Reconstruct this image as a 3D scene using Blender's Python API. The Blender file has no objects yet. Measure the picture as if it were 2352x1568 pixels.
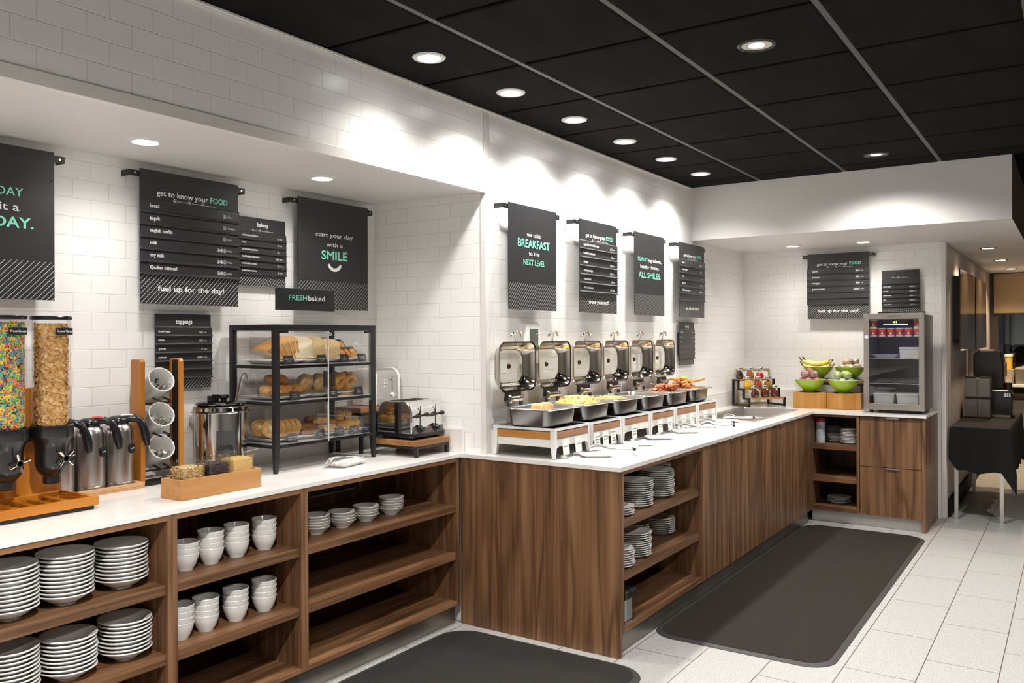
import bpy, bmesh, math, random
from mathutils import Matrix, Vector
R = math.radians
PI = math.pi
scene = bpy.context.scene
col = scene.collection
rnd = random.Random(7)

# ------------------------------------------------------------------ camera
cam_d = bpy.data.cameras.new('camera')
cam = bpy.data.objects.new('camera', cam_d)
col.objects.link(cam)
cam_d.sensor_width = 36.0
cam_d.lens = 1946.0 / 2352.0 * 36.0
cam_d.shift_y = -10.7 / 2352.0
cam_d.clip_start = 0.05
yaw = R(33.63)
fwd = Vector((math.cos(yaw), math.sin(yaw), 0)); rgt = Vector((math.sin(yaw), -math.cos(yaw), 0)); up = Vector((0, 0, 1))
m3 = Matrix((rgt, up, -fwd)).transposed()
m3 = m3 @ Matrix.Rotation(-0.0040, 3, 'Z')
cam.matrix_world = Matrix.Translation((0, 0, 1.54)) @ m3.to_4x4()
scene.camera = cam

# ------------------------------------------------------------------ world, exposure
w = bpy.data.worlds.new('world'); scene.world = w; w.use_nodes = True
w.node_tree.nodes['Background'].inputs[0].default_value = (0.012, 0.013, 0.016, 1)
w.node_tree.nodes['Background'].inputs[1].default_value = 1.0
scene.view_settings.view_transform = 'Standard'
scene.view_settings.look = 'None'
scene.view_settings.gamma = 1.0
scene.view_settings.exposure = 1.1
scene.view_settings.use_curve_mapping = False

# ceiling lamps: (x, y, z of ceiling, watts, spot angle, colour, kind)
COOL = (1.0, 0.965, 0.92); WARM = (1.0, 0.76, 0.50); NEUT = (1.0, 0.94, 0.86)
Z_C, Z_A, Z_S = 2.752, 2.311, 2.322      # main ceiling, niche ceiling, far soffit
LAMPS = []
for i in range(6):
    LAMPS.append((2.862 + i * 0.639, 2.33, Z_C, 21, 136, COOL, 'wash'))
for x in (-0.03, 0.97, 1.969, 2.904):
    LAMPS.append((x, 3.03, Z_A, 6.3, 155, COOL, 'niche'))
LAMPS += [(7.51, 2.05, Z_S, 9, 150, NEUT, 'far'), (7.53, 1.476, Z_S, 9, 150, NEUT, 'far')]
LAMPS += [(8.73, 0.651, Z_S, 42, 135, WARM, 'hall'), (10.2, 0.651, Z_S, 20, 130, WARM, 'hall'), (11.6, 0.63, Z_S, 34, 130, WARM, 'hall')]
LAMPS += [(3.512, 1.104, Z_C, 42, 150, COOL, 'main'), (6.087, 1.11, Z_C, 42, 150, COOL, 'main')]
LAMPS += [(0.95, 1.104, Z_C, 100, 164, COOL, 'main'), (-1.6, 1.104, Z_C, 120, 164, COOL, 'main'), (0.95, -0.8, Z_C, 60, 150, COOL, 'main'), (-1.6, -0.8, Z_C, 60, 150, COOL, 'main'), (3.512, -0.8, Z_C, 15, 110, COOL, 'main')]  # unseen lamps added outside the view to raise the ambient light
LAMPS += [(0.95, 1.104, Z_C, 60, 148, COOL, 'main'), (3.512, -0.8, Z_C, 60, 148, COOL, 'main'), (6.087, -0.8, Z_C, 60, 148, COOL, 'main'), (0.95, -0.8, Z_C, 60, 148, COOL, 'main'), (-1.6, 1.104, Z_C, 60, 148, COOL, 'main')]  # more added fill lamps out of view, some sharing a spot

# ------------------------------------------------------------------ materials
MATS = {}
def _mix(nt, fac, a, b):
    n = nt.nodes.new('ShaderNodeMix'); n.data_type = 'RGBA'
    for s, v in ((n.inputs[0], fac), (n.inputs[6], a), (n.inputs[7], b)):
        if hasattr(v, 'links') or isinstance(v, bpy.types.NodeSocket): nt.links.new(v, s)
        elif isinstance(v, (int, float)): s.default_value = v
        else: s.default_value = (*v[:3], 1)
    return n.outputs[2]
def _coords(nt, scale, kind='Object'):
    t = nt.nodes.new('ShaderNodeTexCoord'); mp = nt.nodes.new('ShaderNodeMapping')
    nt.links.new(t.outputs[kind], mp.inputs[0])
    mp.inputs['Scale'].default_value = scale if hasattr(scale, '__len__') else (scale,) * 3
    return mp.outputs[0]
def _noise(nt, vec, scale=1.0, detail=3, rough=.55):
    n = nt.nodes.new('ShaderNodeTexNoise'); nt.links.new(vec, n.inputs['Vector'])
    n.inputs['Scale'].default_value = scale; n.inputs['Detail'].default_value = detail; n.inputs['Roughness'].default_value = rough
    return n.outputs['Fac']
def _ramp(nt, fac, stops):
    n = nt.nodes.new('ShaderNodeValToRGB'); nt.links.new(fac, n.inputs[0]); e = n.color_ramp.elements
    while len(e) < len(stops): e.new(.5)
    for el, (p, c) in zip(e, stops):
        el.position = p; el.color = (*c, 1) if hasattr(c, '__len__') else (c, c, c, 1)
    return n.outputs[0]
def _bump(nt, h, strength, dist, bsdf):
    b = nt.nodes.new('ShaderNodeBump'); b.inputs['Strength'].default_value = strength; b.inputs['Distance'].default_value = dist
    nt.links.new(h, b.inputs['Height']); nt.links.new(b.outputs[0], bsdf.inputs['Normal'])
def _new(name):
    m = bpy.data.materials.new(name); m.use_nodes = True
    return m, m.node_tree, m.node_tree.nodes['Principled BSDF']
def mat(name, c, rough=.5, metal=0.0, spec=.5, noise=None, bump=None, emit=None, coat=0, sss=0, grain=None):
    if name in MATS: return MATS[name]
    m, nt, b = _new(name)
    b.inputs['Base Color'].default_value = (*c, 1); b.inputs['Roughness'].default_value = rough
    b.inputs['Metallic'].default_value = metal; b.inputs['Specular IOR Level'].default_value = spec
    b.inputs['Coat Weight'].default_value = coat
    if sss: b.inputs['Subsurface Weight'].default_value = sss; b.inputs['Subsurface Radius'].default_value = (.01, .006, .004); b.inputs['Subsurface Scale'].default_value = .5
    if noise:
        f = _noise(nt, _coords(nt, noise[0]), 1, noise[2] if len(noise) > 2 else 3)
        nt.links.new(_ramp(nt, f, ((.38, c), (.64, noise[1]))), b.inputs['Base Color'])
    if bump:
        _bump(nt, _noise(nt, _coords(nt, bump[0]), 1, 4), bump[1], bump[2] if len(bump) > 2 else .002, b)
    if grain:   # brushed metal
        f = _noise(nt, _coords(nt, grain), 1, 2)
        nt.links.new(_ramp(nt, f, ((.3, max(0, rough - .1)), (.7, rough + .14))), b.inputs['Roughness'])
    if emit:
        b.inputs['Emission Color'].default_value = (*emit[0], 1); b.inputs['Emission Strength'].default_value = emit[1]
    MATS[name] = m
    return m
def wood(name, axis, dark, mid, light, rough=.42, fine=70, ring=46, big=4.2, coat=0.0):
    """wood with its grain running along one axis"""
    m, nt, b = _new(name)
    i = 'xyz'.index(axis)
    def sc(a, l): v = [a, a, a]; v[i] = l; return tuple(v)
    n1 = _noise(nt, _coords(nt, sc(big, .42)), 1, 2, .5)
    s = nt.nodes.new('ShaderNodeMath'); s.operation = 'MULTIPLY'; nt.links.new(n1, s.inputs[0]); s.inputs[1].default_value = ring
    s2 = nt.nodes.new('ShaderNodeMath'); s2.operation = 'SINE'; nt.links.new(s.outputs[0], s2.inputs[0])
    s3 = nt.nodes.new('ShaderNodeMath'); s3.operation = 'MULTIPLY_ADD'; nt.links.new(s2.outputs[0], s3.inputs[0]); s3.inputs[1].default_value = .5; s3.inputs[2].default_value = .5
    f = _noise(nt, _coords(nt, sc(fine, 1.6)), 1, 3, .6)
    f2 = _noise(nt, _coords(nt, sc(fine * .22, .5)), 1, 2, .5)
    base = _ramp(nt, f2, ((.3, dark), (.5, mid), (.68, light)))
    c1 = _mix(nt, .0, base, dark); mixn = c1.node
    rr = _ramp(nt, s3.outputs[0], ((.0, .8), (.28, .22), (.75, 0.0)))
    nt.links.new(rr, mixn.inputs[0])
    c2 = _mix(nt, .0, c1, light); fr = _ramp(nt, f, ((.42, 0.0), (.75, .55))); nt.links.new(fr, c2.node.inputs[0])
    c3 = _mix(nt, .0, c2, dark); fd = _ramp(nt, f, ((.25, .6), (.45, 0.0))); nt.links.new(fd, c3.node.inputs[0])
    nt.links.new(c3, b.inputs['Base Color'])
    b.inputs['Roughness'].default_value = rough; b.inputs['Coat Weight'].default_value = coat
    _bump(nt, f, .12, .001, b)
    MATS[name] = m
    return m
def tiles(name, axes, u0, v0, tw=.156, th=.078, c=(.865, .853, .833), grout=(.825, .812, .79), rough=.30):
    m, nt, b = _new(name)
    t = nt.nodes.new('ShaderNodeTexCoord'); sp = nt.nodes.new('ShaderNodeSeparateXYZ'); nt.links.new(t.outputs['Object'], sp.inputs[0])
    cb = nt.nodes.new('ShaderNodeCombineXYZ')
    for k, (ax, o) in enumerate(zip(axes, (u0, v0))):
        a = nt.nodes.new('ShaderNodeMath'); a.operation = 'SUBTRACT'; nt.links.new(sp.outputs['xyz'.index(ax)], a.inputs[0]); a.inputs[1].default_value = o
        nt.links.new(a.outputs[0], cb.inputs[k])
    br = nt.nodes.new('ShaderNodeTexBrick'); nt.links.new(cb.outputs[0], br.inputs[0])
    br.offset = .5; br.offset_frequency = 2
    for k, v in (('Scale', 1.0), ('Mortar Size', .0022), ('Mortar Smooth', .5), ('Brick Width', tw), ('Row Height', th), ('Bias', 0.0)): br.inputs[k].default_value = v
    br.inputs['Color1'].default_value = (*c, 1); br.inputs['Color2'].default_value = (*[x * .985 for x in c], 1); br.inputs['Mortar'].default_value = (*grout, 1)
    nt.links.new(br.outputs['Color'], b.inputs['Base Color']); b.inputs['Roughness'].default_value = rough
    inv = nt.nodes.new('ShaderNodeMath'); inv.operation = 'SUBTRACT'; inv.inputs[0].default_value = 1; nt.links.new(br.outputs['Fac'], inv.inputs[1])
    _bump(nt, inv.outputs[0], .75, .0024, b)
    MATS[name] = m
    return m
def glass(name, tint=(1, 1, 1), refl=.10, rough=.02, body=0.0, bodyc=(1, 1, 1), gl=(1, 1, 1)):
    """thin clear sheet: transparent with a fresnel reflection"""
    m, nt, b = _new(name); out = nt.nodes['Material Output']
    tr = nt.nodes.new('ShaderNodeBsdfTransparent'); tr.inputs[0].default_value = (*tint, 1)
    gs = nt.nodes.new('ShaderNodeBsdfGlossy'); gs.inputs['Roughness'].default_value = rough; gs.inputs[0].default_value = (*gl, 1)
    lw = nt.nodes.new('ShaderNodeLayerWeight'); lw.inputs[0].default_value = .25
    mr = nt.nodes.new('ShaderNodeMapRange'); nt.links.new(lw.outputs['Fresnel'], mr.inputs[0]); mr.inputs[3].default_value = refl * .5; mr.inputs[4].default_value = min(1, refl * 5)
    mx = nt.nodes.new('ShaderNodeMixShader'); nt.links.new(mr.outputs[0], mx.inputs[0]); nt.links.new(tr.outputs[0], mx.inputs[1]); nt.links.new(gs.outputs[0], mx.inputs[2])
    last = mx
    if body:
        df = nt.nodes.new('ShaderNodeBsdfDiffuse'); df.inputs[0].default_value = (*bodyc, 1)
        m2 = nt.nodes.new('ShaderNodeMixShader'); m2.inputs[0].default_value = body
        nt.links.new(mx.outputs[0], m2.inputs[1]); nt.links.new(df.outputs[0], m2.inputs[2]); last = m2
    nt.links.new(last.outputs[0], out.inputs[0])
    MATS[name] = m
    return m

WAL = dict(dark=(.065, .029, .012), mid=(.165, .077, .034), light=(.265, .138, .066))
walnut_z = wood('walnut_vertical', 'z', **WAL)
walnut_x = wood('walnut_along_x', 'x', **WAL)
walnut_y = wood('walnut_along_y', 'y', **WAL)
WALI = dict(dark=(.02, .010, .006), mid=(.04, .019, .010), light=(.06, .03, .016))
amber_x = wood('amber_wood_x', 'x', (.29, .085, .004), (.42, .135, .008), (.54, .20, .016), rough=.28, ring=14, fine=30, coat=.3)
amber_z = wood('amber_wood_z', 'z', (.32, .105, .008), (.44, .16, .014), (.55, .22, .028), rough=.35, ring=14, fine=30, coat=.2)
maple_x = wood('maple_x', 'x', (.42, .22, .095), (.52, .29, .135), (.60, .36, .18), rough=.45, ring=16, fine=40)
oak_x = wood('honey_oak_x', 'x', (.36, .165, .05), (.47, .225, .075), (.55, .285, .105), rough=.45, ring=18, fine=40)
block_z = wood('honey_block_z', 'z', (.38, .165, .03), (.50, .235, .05), (.60, .31, .085), rough=.4, ring=22, fine=60)
acacia_x = wood('acacia_x', 'x', (.18, .075, .025), (.36, .17, .06), (.50, .27, .11), rough=.4, ring=20, fine=40)
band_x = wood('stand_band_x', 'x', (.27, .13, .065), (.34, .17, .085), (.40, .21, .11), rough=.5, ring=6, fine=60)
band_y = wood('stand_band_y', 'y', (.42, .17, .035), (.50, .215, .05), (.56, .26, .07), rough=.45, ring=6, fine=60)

paint_white = mat('white_paint', (.74, .72, .70), .55)
soffit_face = mat('soffit_grey_paint', (.66, .65, .645), .6)
trim_paint = mat('cream_trim', (.72, .69, .66), .45, bump=(700, .15, .0006))
niche_ceil = mat('niche_ceiling_paint', (.66, .645, .63), .6)
hall_paint = mat('taupe_wall_paint', (.50, .44, .41), .6)
brown_paint = mat('brown_paint', (.10, .075, .055), .6)
tile_x = tiles('white_subway_tile_x', 'xz', 1.343, 1.960)
tile_y = tiles('white_subway_tile_y', 'yz', 1.138 - .156 * 4, 1.960)
ceil_tile = mat('black_ceiling_tile', (.0065, .0062, .0060), .9, noise=((2.2, 7, 4), (.010, .0092, .0085)), spec=.10)
ceil_dark = mat('ceiling_gap_black', (.004, .004, .004), .9, spec=.05)
grid_grey = mat('grid_bar_grey', (.085, .082, .08), .5, spec=.4)
quartz = mat('white_quartz', (.80, .775, .745), .16, noise=((4.5, 7, 9), (.74, .71, .68), 6), coat=.15)
quartz_edge = mat('quartz_edge', (.66, .64, .615), .4, noise=(60, (.48, .45, .41), 6))
steel_kick = mat('steel_kickplate', (.34, .32, .29), .34, metal=.85, noise=((3, 3, 8), (.26, .24, .21)))
white_kick = mat('white_kickplate', (.60, .58, .55), .45)
black_metal = mat('black_metal', (.012, .012, .013), .38, spec=.5)
black_plastic = mat('black_plastic', (.010, .010, .011), .22, spec=.5)
black_matte = mat('black_matte', (.012, .011, .011), .75, spec=.3)
sign_black = mat('sign_charcoal', (.028, .028, .030), .42, spec=.45)
slat_black = mat('slat_charcoal', (.030, .030, .032), .30, spec=.55)
print_white = mat('print_white', (.86, .86, .84), .5)
print_mint = mat('print_mint', (.26, .78, .56), .5)
stripe_grey = mat('print_stripe', (.60, .60, .58), .5)
steel = mat('brushed_steel', (.62, .60, .575), .28, metal=1)
steel_h = mat('brushed_steel_flat', (.60, .575, .55), .28, metal=1)
tong_steel = mat('satin_steel', (.80, .79, .77), .30, metal=1)
chrome = mat('chrome', (.80, .79, .77), .06, metal=1)
polished = mat('polished_steel', (.56, .545, .52), .10, metal=1)
pan_steel = mat('pan_steel', (.30, .295, .295), .18, metal=1)
lid_steel = mat('lid_inner_steel', (.56, .52, .46), .13, metal=1)
porcelain = mat('white_porcelain', (.80, .79, .765), .14, coat=.3)
melamine = mat('white_melamine', (.82, .81, .79), .25)
stone_ware = mat('white_stoneware', (.70, .69, .67), .20, coat=.2)
clear = glass('clear_glass', (.99, .99, .99), .06)
clear_tube = glass('clear_tube_plastic', (.97, .97, .98), .10, .04)
clear_plastic = glass('clear_plastic', (.93, .94, .93), .12, .06)
lid_glass = glass('lid_glass', (.99, .99, .97), .05)
fridge_glass = glass('fridge_glass', (.93, .93, .93), .07)
window_glass = glass('window_glass', (.85, .87, .85), .12)

# ------------------------------------------------------------------ mesh builder
class MB:
    def __init__(s): s.v = []; s.f = []; s.m = []
    def _add(s, vs, fs, m):
        o = len(s.v); s.v += [tuple(p) for p in vs]
        for k, f in enumerate(fs): s.f.append(tuple(o + i for i in f)); s.m.append(m if isinstance(m, int) else m[k])
    def box(s, x0, x1, y0, y1, z0, z1, m=0):
        x0, x1 = sorted((x0, x1)); y0, y1 = sorted((y0, y1)); z0, z1 = sorted((z0, z1))
        s._add([(x0, y0, z0), (x1, y0, z0), (x1, y1, z0), (x0, y1, z0), (x0, y0, z1), (x1, y0, z1), (x1, y1, z1), (x0, y1, z1)],
               [(0, 3, 2, 1), (4, 5, 6, 7), (0, 1, 5, 4), (1, 2, 6, 5), (2, 3, 7, 6), (3, 0, 4, 7)], m); return s
    def prism(s, pts, a0, a1, plane='xy', m=0):
        def P(u, v, a): return (u, v, a) if plane == 'xy' else (u, a, v) if plane == 'xz' else (a, u, v)
        n = len(pts)
        s._add([P(u, v, a0) for u, v in pts] + [P(u, v, a1) for u, v in pts],
               [tuple(range(n))[::-1], tuple(range(n, 2 * n))] + [(i, (i + 1) % n, n + (i + 1) % n, n + i) for i in range(n)], m); return s
    def loft(s, rings, m=0, cap=(True, True), closed=True):
        n = len(rings[0]); vs = [p for r in rings for p in r]; fs = []
        for k in range(len(rings) - 1):
            for i in range(n if closed else n - 1):
                j = (i + 1) % n; fs.append((k * n + i, k * n + j, (k + 1) * n + j, (k + 1) * n + i))
        if cap[0]: fs.append(tuple(range(n))[::-1])
        if cap[1]: fs.append(tuple(range((len(rings) - 1) * n, len(rings) * n)))
        s._add(vs, fs, m); return s
    def lathe(s, prof, n=24, c=(0, 0, 0), sx=1, sy=1, m=0, M=None):
        rings = []
        for r, z in prof:
            r = max(r, 1e-5)
            ring = [Vector((r * sx * math.cos(2 * PI * i / n), r * sy * math.sin(2 * PI * i / n), z)) for i in range(n)]
            if M is not None: ring = [M @ p for p in ring]
            rings.append([(p.x + c[0], p.y + c[1], p.z + c[2]) for p in ring])
        return s.loft(rings, m, (prof[0][0] > 1e-4, prof[-1][0] > 1e-4))
    def tube(s, path, r, n=8, m=0, flat=1.0, cap=True):
        path = [Vector(p) for p in path]; rings = []
        rs = r if hasattr(r, '__len__') else [r] * len(path)
        ref = None
        for k, p in enumerate(path):
            d = (path[min(k + 1, len(path) - 1)] - path[max(k - 1, 0)]).normalized()
            if ref is None: ref = Vector((0, 0, 1)) if abs(d.z) < .9 else Vector((1, 0, 0))
            a = d.cross(ref); a = a.normalized() if a.length > 1e-6 else Vector((1, 0, 0))
            b = a.cross(d).normalized(); ref = b
            rings.append([p + a * rs[k] * math.cos(2 * PI * i / n) + b * rs[k] * flat * math.sin(2 * PI * i / n) for i in range(n)])
        return s.loft(rings, m, (cap, cap))
    def sphere(s, c, r, n=12, m=0, k=None, bumpy=0, M=None):
        r = r if hasattr(r, '__len__') else (r, r, r); k = k or max(5, n // 2 + 1); rings = []
        for j in range(k):
            t = -PI / 2 + PI * j / (k - 1); ring = []
            for i in range(n):
                a = 2 * PI * i / n; q = 1 + (bumpy * (rnd.random() - .5) if 0 < j < k - 1 else 0)
                ct = max(math.cos(t), 1e-4)
                p = Vector((r[0] * ct * math.cos(a) * q, r[1] * ct * math.sin(a) * q, r[2] * math.sin(t) * q))
                if M is not None: p = M @ p
                ring.append((c[0] + p.x, c[1] + p.y, c[2] + p.z))
            rings.append(ring)
        return s.loft(rings, m, (True, True))
    def torus(s, c, R_, r, n=20, k=8, m=0, M=None, a0=0, a1=2 * PI, flat=1):
        full = abs(a1 - a0 - 2 * PI) < 1e-6; cnt = n if full else n + 1; rings = []
        for i in range(cnt):
            a = a0 + (a1 - a0) * i / n; ring = []
            for j in range(k):
                b = 2 * PI * j / k
                p = Vector(((R_ + r * math.cos(b)) * math.cos(a), (R_ + r * math.cos(b)) * math.sin(a), r * flat * math.sin(b)))
                if M is not None: p = M @ p
                ring.append((c[0] + p.x, c[1] + p.y, c[2] + p.z))
            rings.append(ring)
        if full: rings.append(rings[0]); return s.loft(rings, m, (False, False))
        return s.loft(rings, m)
    def add(s, o, M=None, m=None):
        b = len(s.v); s.v += [tuple(M @ Vector(p)) if M is not None else p for p in o.v]
        s.f += [tuple(b + i for i in f) for f in o.f]; s.m += [m] * len(o.f) if m is not None else o.m; return s
    def build(s, name, mats, parent=None, smooth=None, bevel=0, loc=None, rot=None, seg=2):
        me = bpy.data.meshes.new(name); me.from_pydata(s.v, [], s.f)
        for q in (mats if isinstance(mats, (list, tuple)) else [mats]): me.materials.append(q)
        me.polygons.foreach_set('material_index', s.m)
        bm = bmesh.new(); bm.from_mesh(me); bmesh.ops.remove_doubles(bm, verts=bm.verts, dist=1e-6)
        bmesh.ops.recalc_face_normals(bm, faces=bm.faces); bm.to_mesh(me); bm.free()
        if smooth:
            me.polygons.foreach_set('use_smooth', [True] * len(me.polygons)); me.set_sharp_from_angle(angle=R(smooth))
        o = bpy.data.objects.new(name, me); col.objects.link(o)
        if parent: o.parent = parent
        if loc: o.location = loc
        if rot: o.rotation_euler = rot
        if bevel:
            b = o.modifiers.new('bevel', 'BEVEL'); b.width = bevel; b.segments = seg; b.limit_method = 'ANGLE'; b.angle_limit = R(40)
        return o
def rrect(w, d, r, z=0, n=4, cx=0, cy=0):
    pts = []
    for sx, sy, a0 in ((1, 1, 0), (-1, 1, 90), (-1, -1, 180), (1, -1, 270)):
        for i in range(n + 1):
            a = R(a0 + 90 * i / n)
            pts.append((cx + sx * (w / 2 - r) + r * math.cos(a), cy + sy * (d / 2 - r) + r * math.sin(a), z))
    return pts
def arc(c, r, a0, a1, n, plane='xz'):
    return [((c[0] + r * math.cos(R(a0 + (a1 - a0) * i / n))), (c[1] + r * math.sin(R(a0 + (a1 - a0) * i / n)))) for i in range(n + 1)]
def tag(o, label=None, cat=None, group=None, kind=None):
    if label: o['label'] = label
    if cat: o['category'] = cat
    if group: o['group'] = group
    if kind: o['kind'] = kind
    return o
def thing(name, label, cat, loc=(0, 0, 0), rz=0, group=None):
    o = bpy.data.objects.new(name, None); col.objects.link(o); o.empty_display_size = .05
    o.location = loc; o.rotation_euler = (0, 0, rz)
    return tag(o, label, cat, group)
def struct(name, mb, mats, **k):
    o = mb.build(name, mats, **k); o['kind'] = 'structure'; return o
def dup(root, loc=None, rz=None, label=None, group=None, rot=None):
    def cp(o, par):
        c = o.copy(); col.objects.link(c); c.parent = par
        for ch in o.children: cp(ch, c)
        return c
    r = cp(root, root.parent)
    if loc is not None: r.location = loc
    if rz is not None: r.rotation_euler = (0, 0, rz)
    if rot is not None: r.rotation_euler = rot
    if label: r['label'] = label
    if group: r['group'] = group
    return r
_tc = {}
def text(mb, s, x, z, h, w=None, m=0, bold=0, y=0, align='c', cond=.86):
    """flat lettering in the local XZ plane, facing -Y; h is the cap height"""
    key = s
    if key not in _tc:
        c = bpy.data.curves.new('t', 'FONT'); c.body = s; c.size = 1; c.resolution_u = 3
        o = bpy.data.objects.new('t', c); me = bpy.data.meshes.new_from_object(o)
        vs = [tuple(v.co) for v in me.vertices]; fs = [tuple(p.vertices) for p in me.polygons]
        bpy.data.objects.remove(o); bpy.data.curves.remove(c); bpy.data.meshes.remove(me)
        x0 = min(v[0] for v in vs); x1 = max(v[0] for v in vs)
        _tc[key] = ([(v[0] - x0, v[1]) for v in vs], fs, x1 - x0)
    vs, fs, wd = _tc[key]
    sy = h / .72; sx = (w / wd) if w else sy * cond
    off = {'l': 0, 'c': -wd * sx / 2, 'r': -wd * sx}[align]
    d = bold * h * 1.15
    for q, (dx, dz) in enumerate(((0, 0),) if bold <= .005 else ((-d, 0), (d, 0), (0, d * .7), (0, -d * .7))):
        mb._add([(x + off + a * sx + dx, y - .00016 * q, z + b * sy + dz) for a, b in vs], [f[::-1] for f in fs], m)
    return mb
ORD = ['topmost', 'second-from-top', 'third-from-top', 'fourth-from-top', 'fifth-from-top', 'sixth-from-top', 'seventh-from-top', 'eighth-from-top', 'ninth-from-top', 'tenth-from-top', 'eleventh-from-top', 'twelfth-from-top', 'thirteenth-from-top', 'fourteenth-from-top']
def ordinal(i, n): return 'lowest' if i == n - 1 and n > 1 else ORD[i]
# ------------------------------------------------------------------ the room
YW, XF = 2.619, 7.93          # long tiled wall, far tiled wall
XN, YN = 3.683, 3.41          # niche side wall, niche back wall
def floor_mat():
    m, nt, b = _new('floor_stone_tile')
    t = nt.nodes.new('ShaderNodeTexCoord'); mp = nt.nodes.new('ShaderNodeMapping'); nt.links.new(t.outputs['Object'], mp.inputs[0])
    mp.inputs['Location'].default_value = (-3.516, -1.516 + .306 * 20, 0)
    br = nt.nodes.new('ShaderNodeTexBrick'); nt.links.new(mp.outputs[0], br.inputs[0]); br.offset = .5
    for k, v in (('Scale', 1.0), ('Mortar Size', .0024), ('Mortar Smooth', .1), ('Brick Width', .612), ('Row Height', .306), ('Bias', 0.0)): br.inputs[k].default_value = v
    sp = _noise(nt, _coords(nt, 150), 1, 4, .7); sp2 = _noise(nt, _coords(nt, 34), 1, 3)
    c = _ramp(nt, sp, ((.30, (.20, .197, .188)), (.46, (.35, .345, .33)), (.66, (.48, .475, .46))))
    c = _mix(nt, .12, c, _ramp(nt, sp2, ((.35, .28), (.65, .52))))
    br.inputs['Mortar'].default_value = (.10, .075, .055, 1)
    for k in ('Color1', 'Color2'): nt.links.new(c, br.inputs[k])
    nt.links.new(br.outputs['Color'], b.inputs['Base Color']); b.inputs['Roughness'].default_value = .42
    MATS['floor'] = m; return m
struct('floor', MB().box(-4, 12.45, -5, 3.5, -.05, 0), floor_mat())
struct('wall_left', MB().box(XN + .036, XF, YW, YW + .1, 0, 2.322).box(XN + .036, 6.6, YW, YW + .1, 2.322, Z_C), tile_x)
struct('wall_niche_back', MB().box(-4, XN, YN, YN + .1, 0, Z_A), tile_x)
struct('wall_niche_side', MB().box(XN, XN + .036, YW + .004, YN + .1, 0, Z_A), tile_y)
struct('wall_niche_front', MB().box(-4, 3.665, YW, YW + .08, Z_A + .042, Z_C), tile_x)
struct('trim_1', MB().box(-4, XN + .012, YW - .006, YW + .03, Z_A - .004, Z_A + .042), trim_paint, bevel=.002)
struct('trim_2', MB().box(3.668, XN + .04, YW - .003, YW + .012, Z_A + .043, Z_C).box(XN + .004, XN + .04, YW - .003, YW + .012, .914, Z_A + .043).box(XN - .004, XN + .004, YW - .003, YW + .03, .914, Z_A - .005), trim_paint, bevel=.0015)
struct('trim_3', MB().box(-4, 6.598, YW - .016, YW - .001, Z_C - .012, Z_C - .004), trim_paint)
struct('ceiling.001', MB().box(-4, XN, YW + .03, YN, Z_A, Z_A + .05), niche_ceil)
struct('wall_far', MB().box(XF, XF + .1, .94, YW + .1, 0, Z_S), tile_y)
struct('trim_4', MB().box(XF - .006, XF + .104, .904, .941, 0, Z_S - .001), trim_paint, bevel=.004)
struct('wall_hall', MB().box(XF + .104, 12.45, .905, 1.0, 0, Z_S), hall_paint)
# dropped soffit over the far end and the hall
struct('ceiling.002', MB().box(6.6, 12.45, .352, YW + .1, Z_S, Z_C + .3, m=(0, 0, 2, 0, 0, 1)), [paint_white, soffit_face, brown_paint])
struct('wall_window', MB().box(12.35, 12.45, -5, .905, 0, .72).box(12.35, 12.45, -5, -2.2, .72, 2.322), hall_paint)
struct('wall_right', MB().box(-4, 12.45, -5.1, -5, 0, Z_C + .3), paint_white)
struct('wall_back', MB().box(-4.1, -4, -5, 3.5, 0, Z_C + .3), paint_white)
struct('wall_window_upper', MB().box(12.35, 12.45, -5, .352, 2.322, Z_C + .3), hall_paint)
struct('baseboard_hall', MB().box(XF + .11, 12.34, .885, .904, 0, .15), black_matte)
# black tile ceiling: drop-in tiles hanging a little below the grid
gx0, gy0, P = 3.175, .785, .635
mb = MB(); mb.box(-4, 12.45, -5, YW + .1, Z_C + .022, Z_C + .05, 1)
for i in range(-12, 16):
    for j in range(-10, 4):
        x0, x1 = gx0 + i * P + .011, gx0 + (i + 1) * P - .011; y0, y1 = gy0 + j * P + .013, gy0 + (j + 1) * P - .013
        y1 = min(y1, YW - .002)
        if x1 < -4 or x0 > 12.3 or y0 > YW - .05 or y1 < -5: continue
        if x0 > 6.6 and y0 > .352: continue
        if x1 > 6.6 and y1 > .352: x1 = 6.598
        if x1 - x0 < .03: continue
        b_ = .008
        mb.loft([[(x0, y0, Z_C + .02), (x1, y0, Z_C + .02), (x1, y1, Z_C + .02), (x0, y1, Z_C + .02)],
                 [(x0, y0, Z_C + .003), (x1, y0, Z_C + .003), (x1, y1, Z_C + .003), (x0, y1, Z_C + .003)],
                 [(x0 + b_, y0 + b_, Z_C), (x1 - b_, y0 + b_, Z_C), (x1 - b_, y1 - b_, Z_C), (x0 + b_, y1 - b_, Z_C)]], 0)
struct('ceiling', mb, [ceil_tile, ceil_dark])
mb = MB()
for j in range(-9, 3):
    y = gy0 + j * P
    mb.box(-4, 6.6 if y > .35 else 12.3, y - .012, y + .012, Z_C + .004, Z_C + .022)
struct('trim_5', mb, grid_grey)

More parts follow.
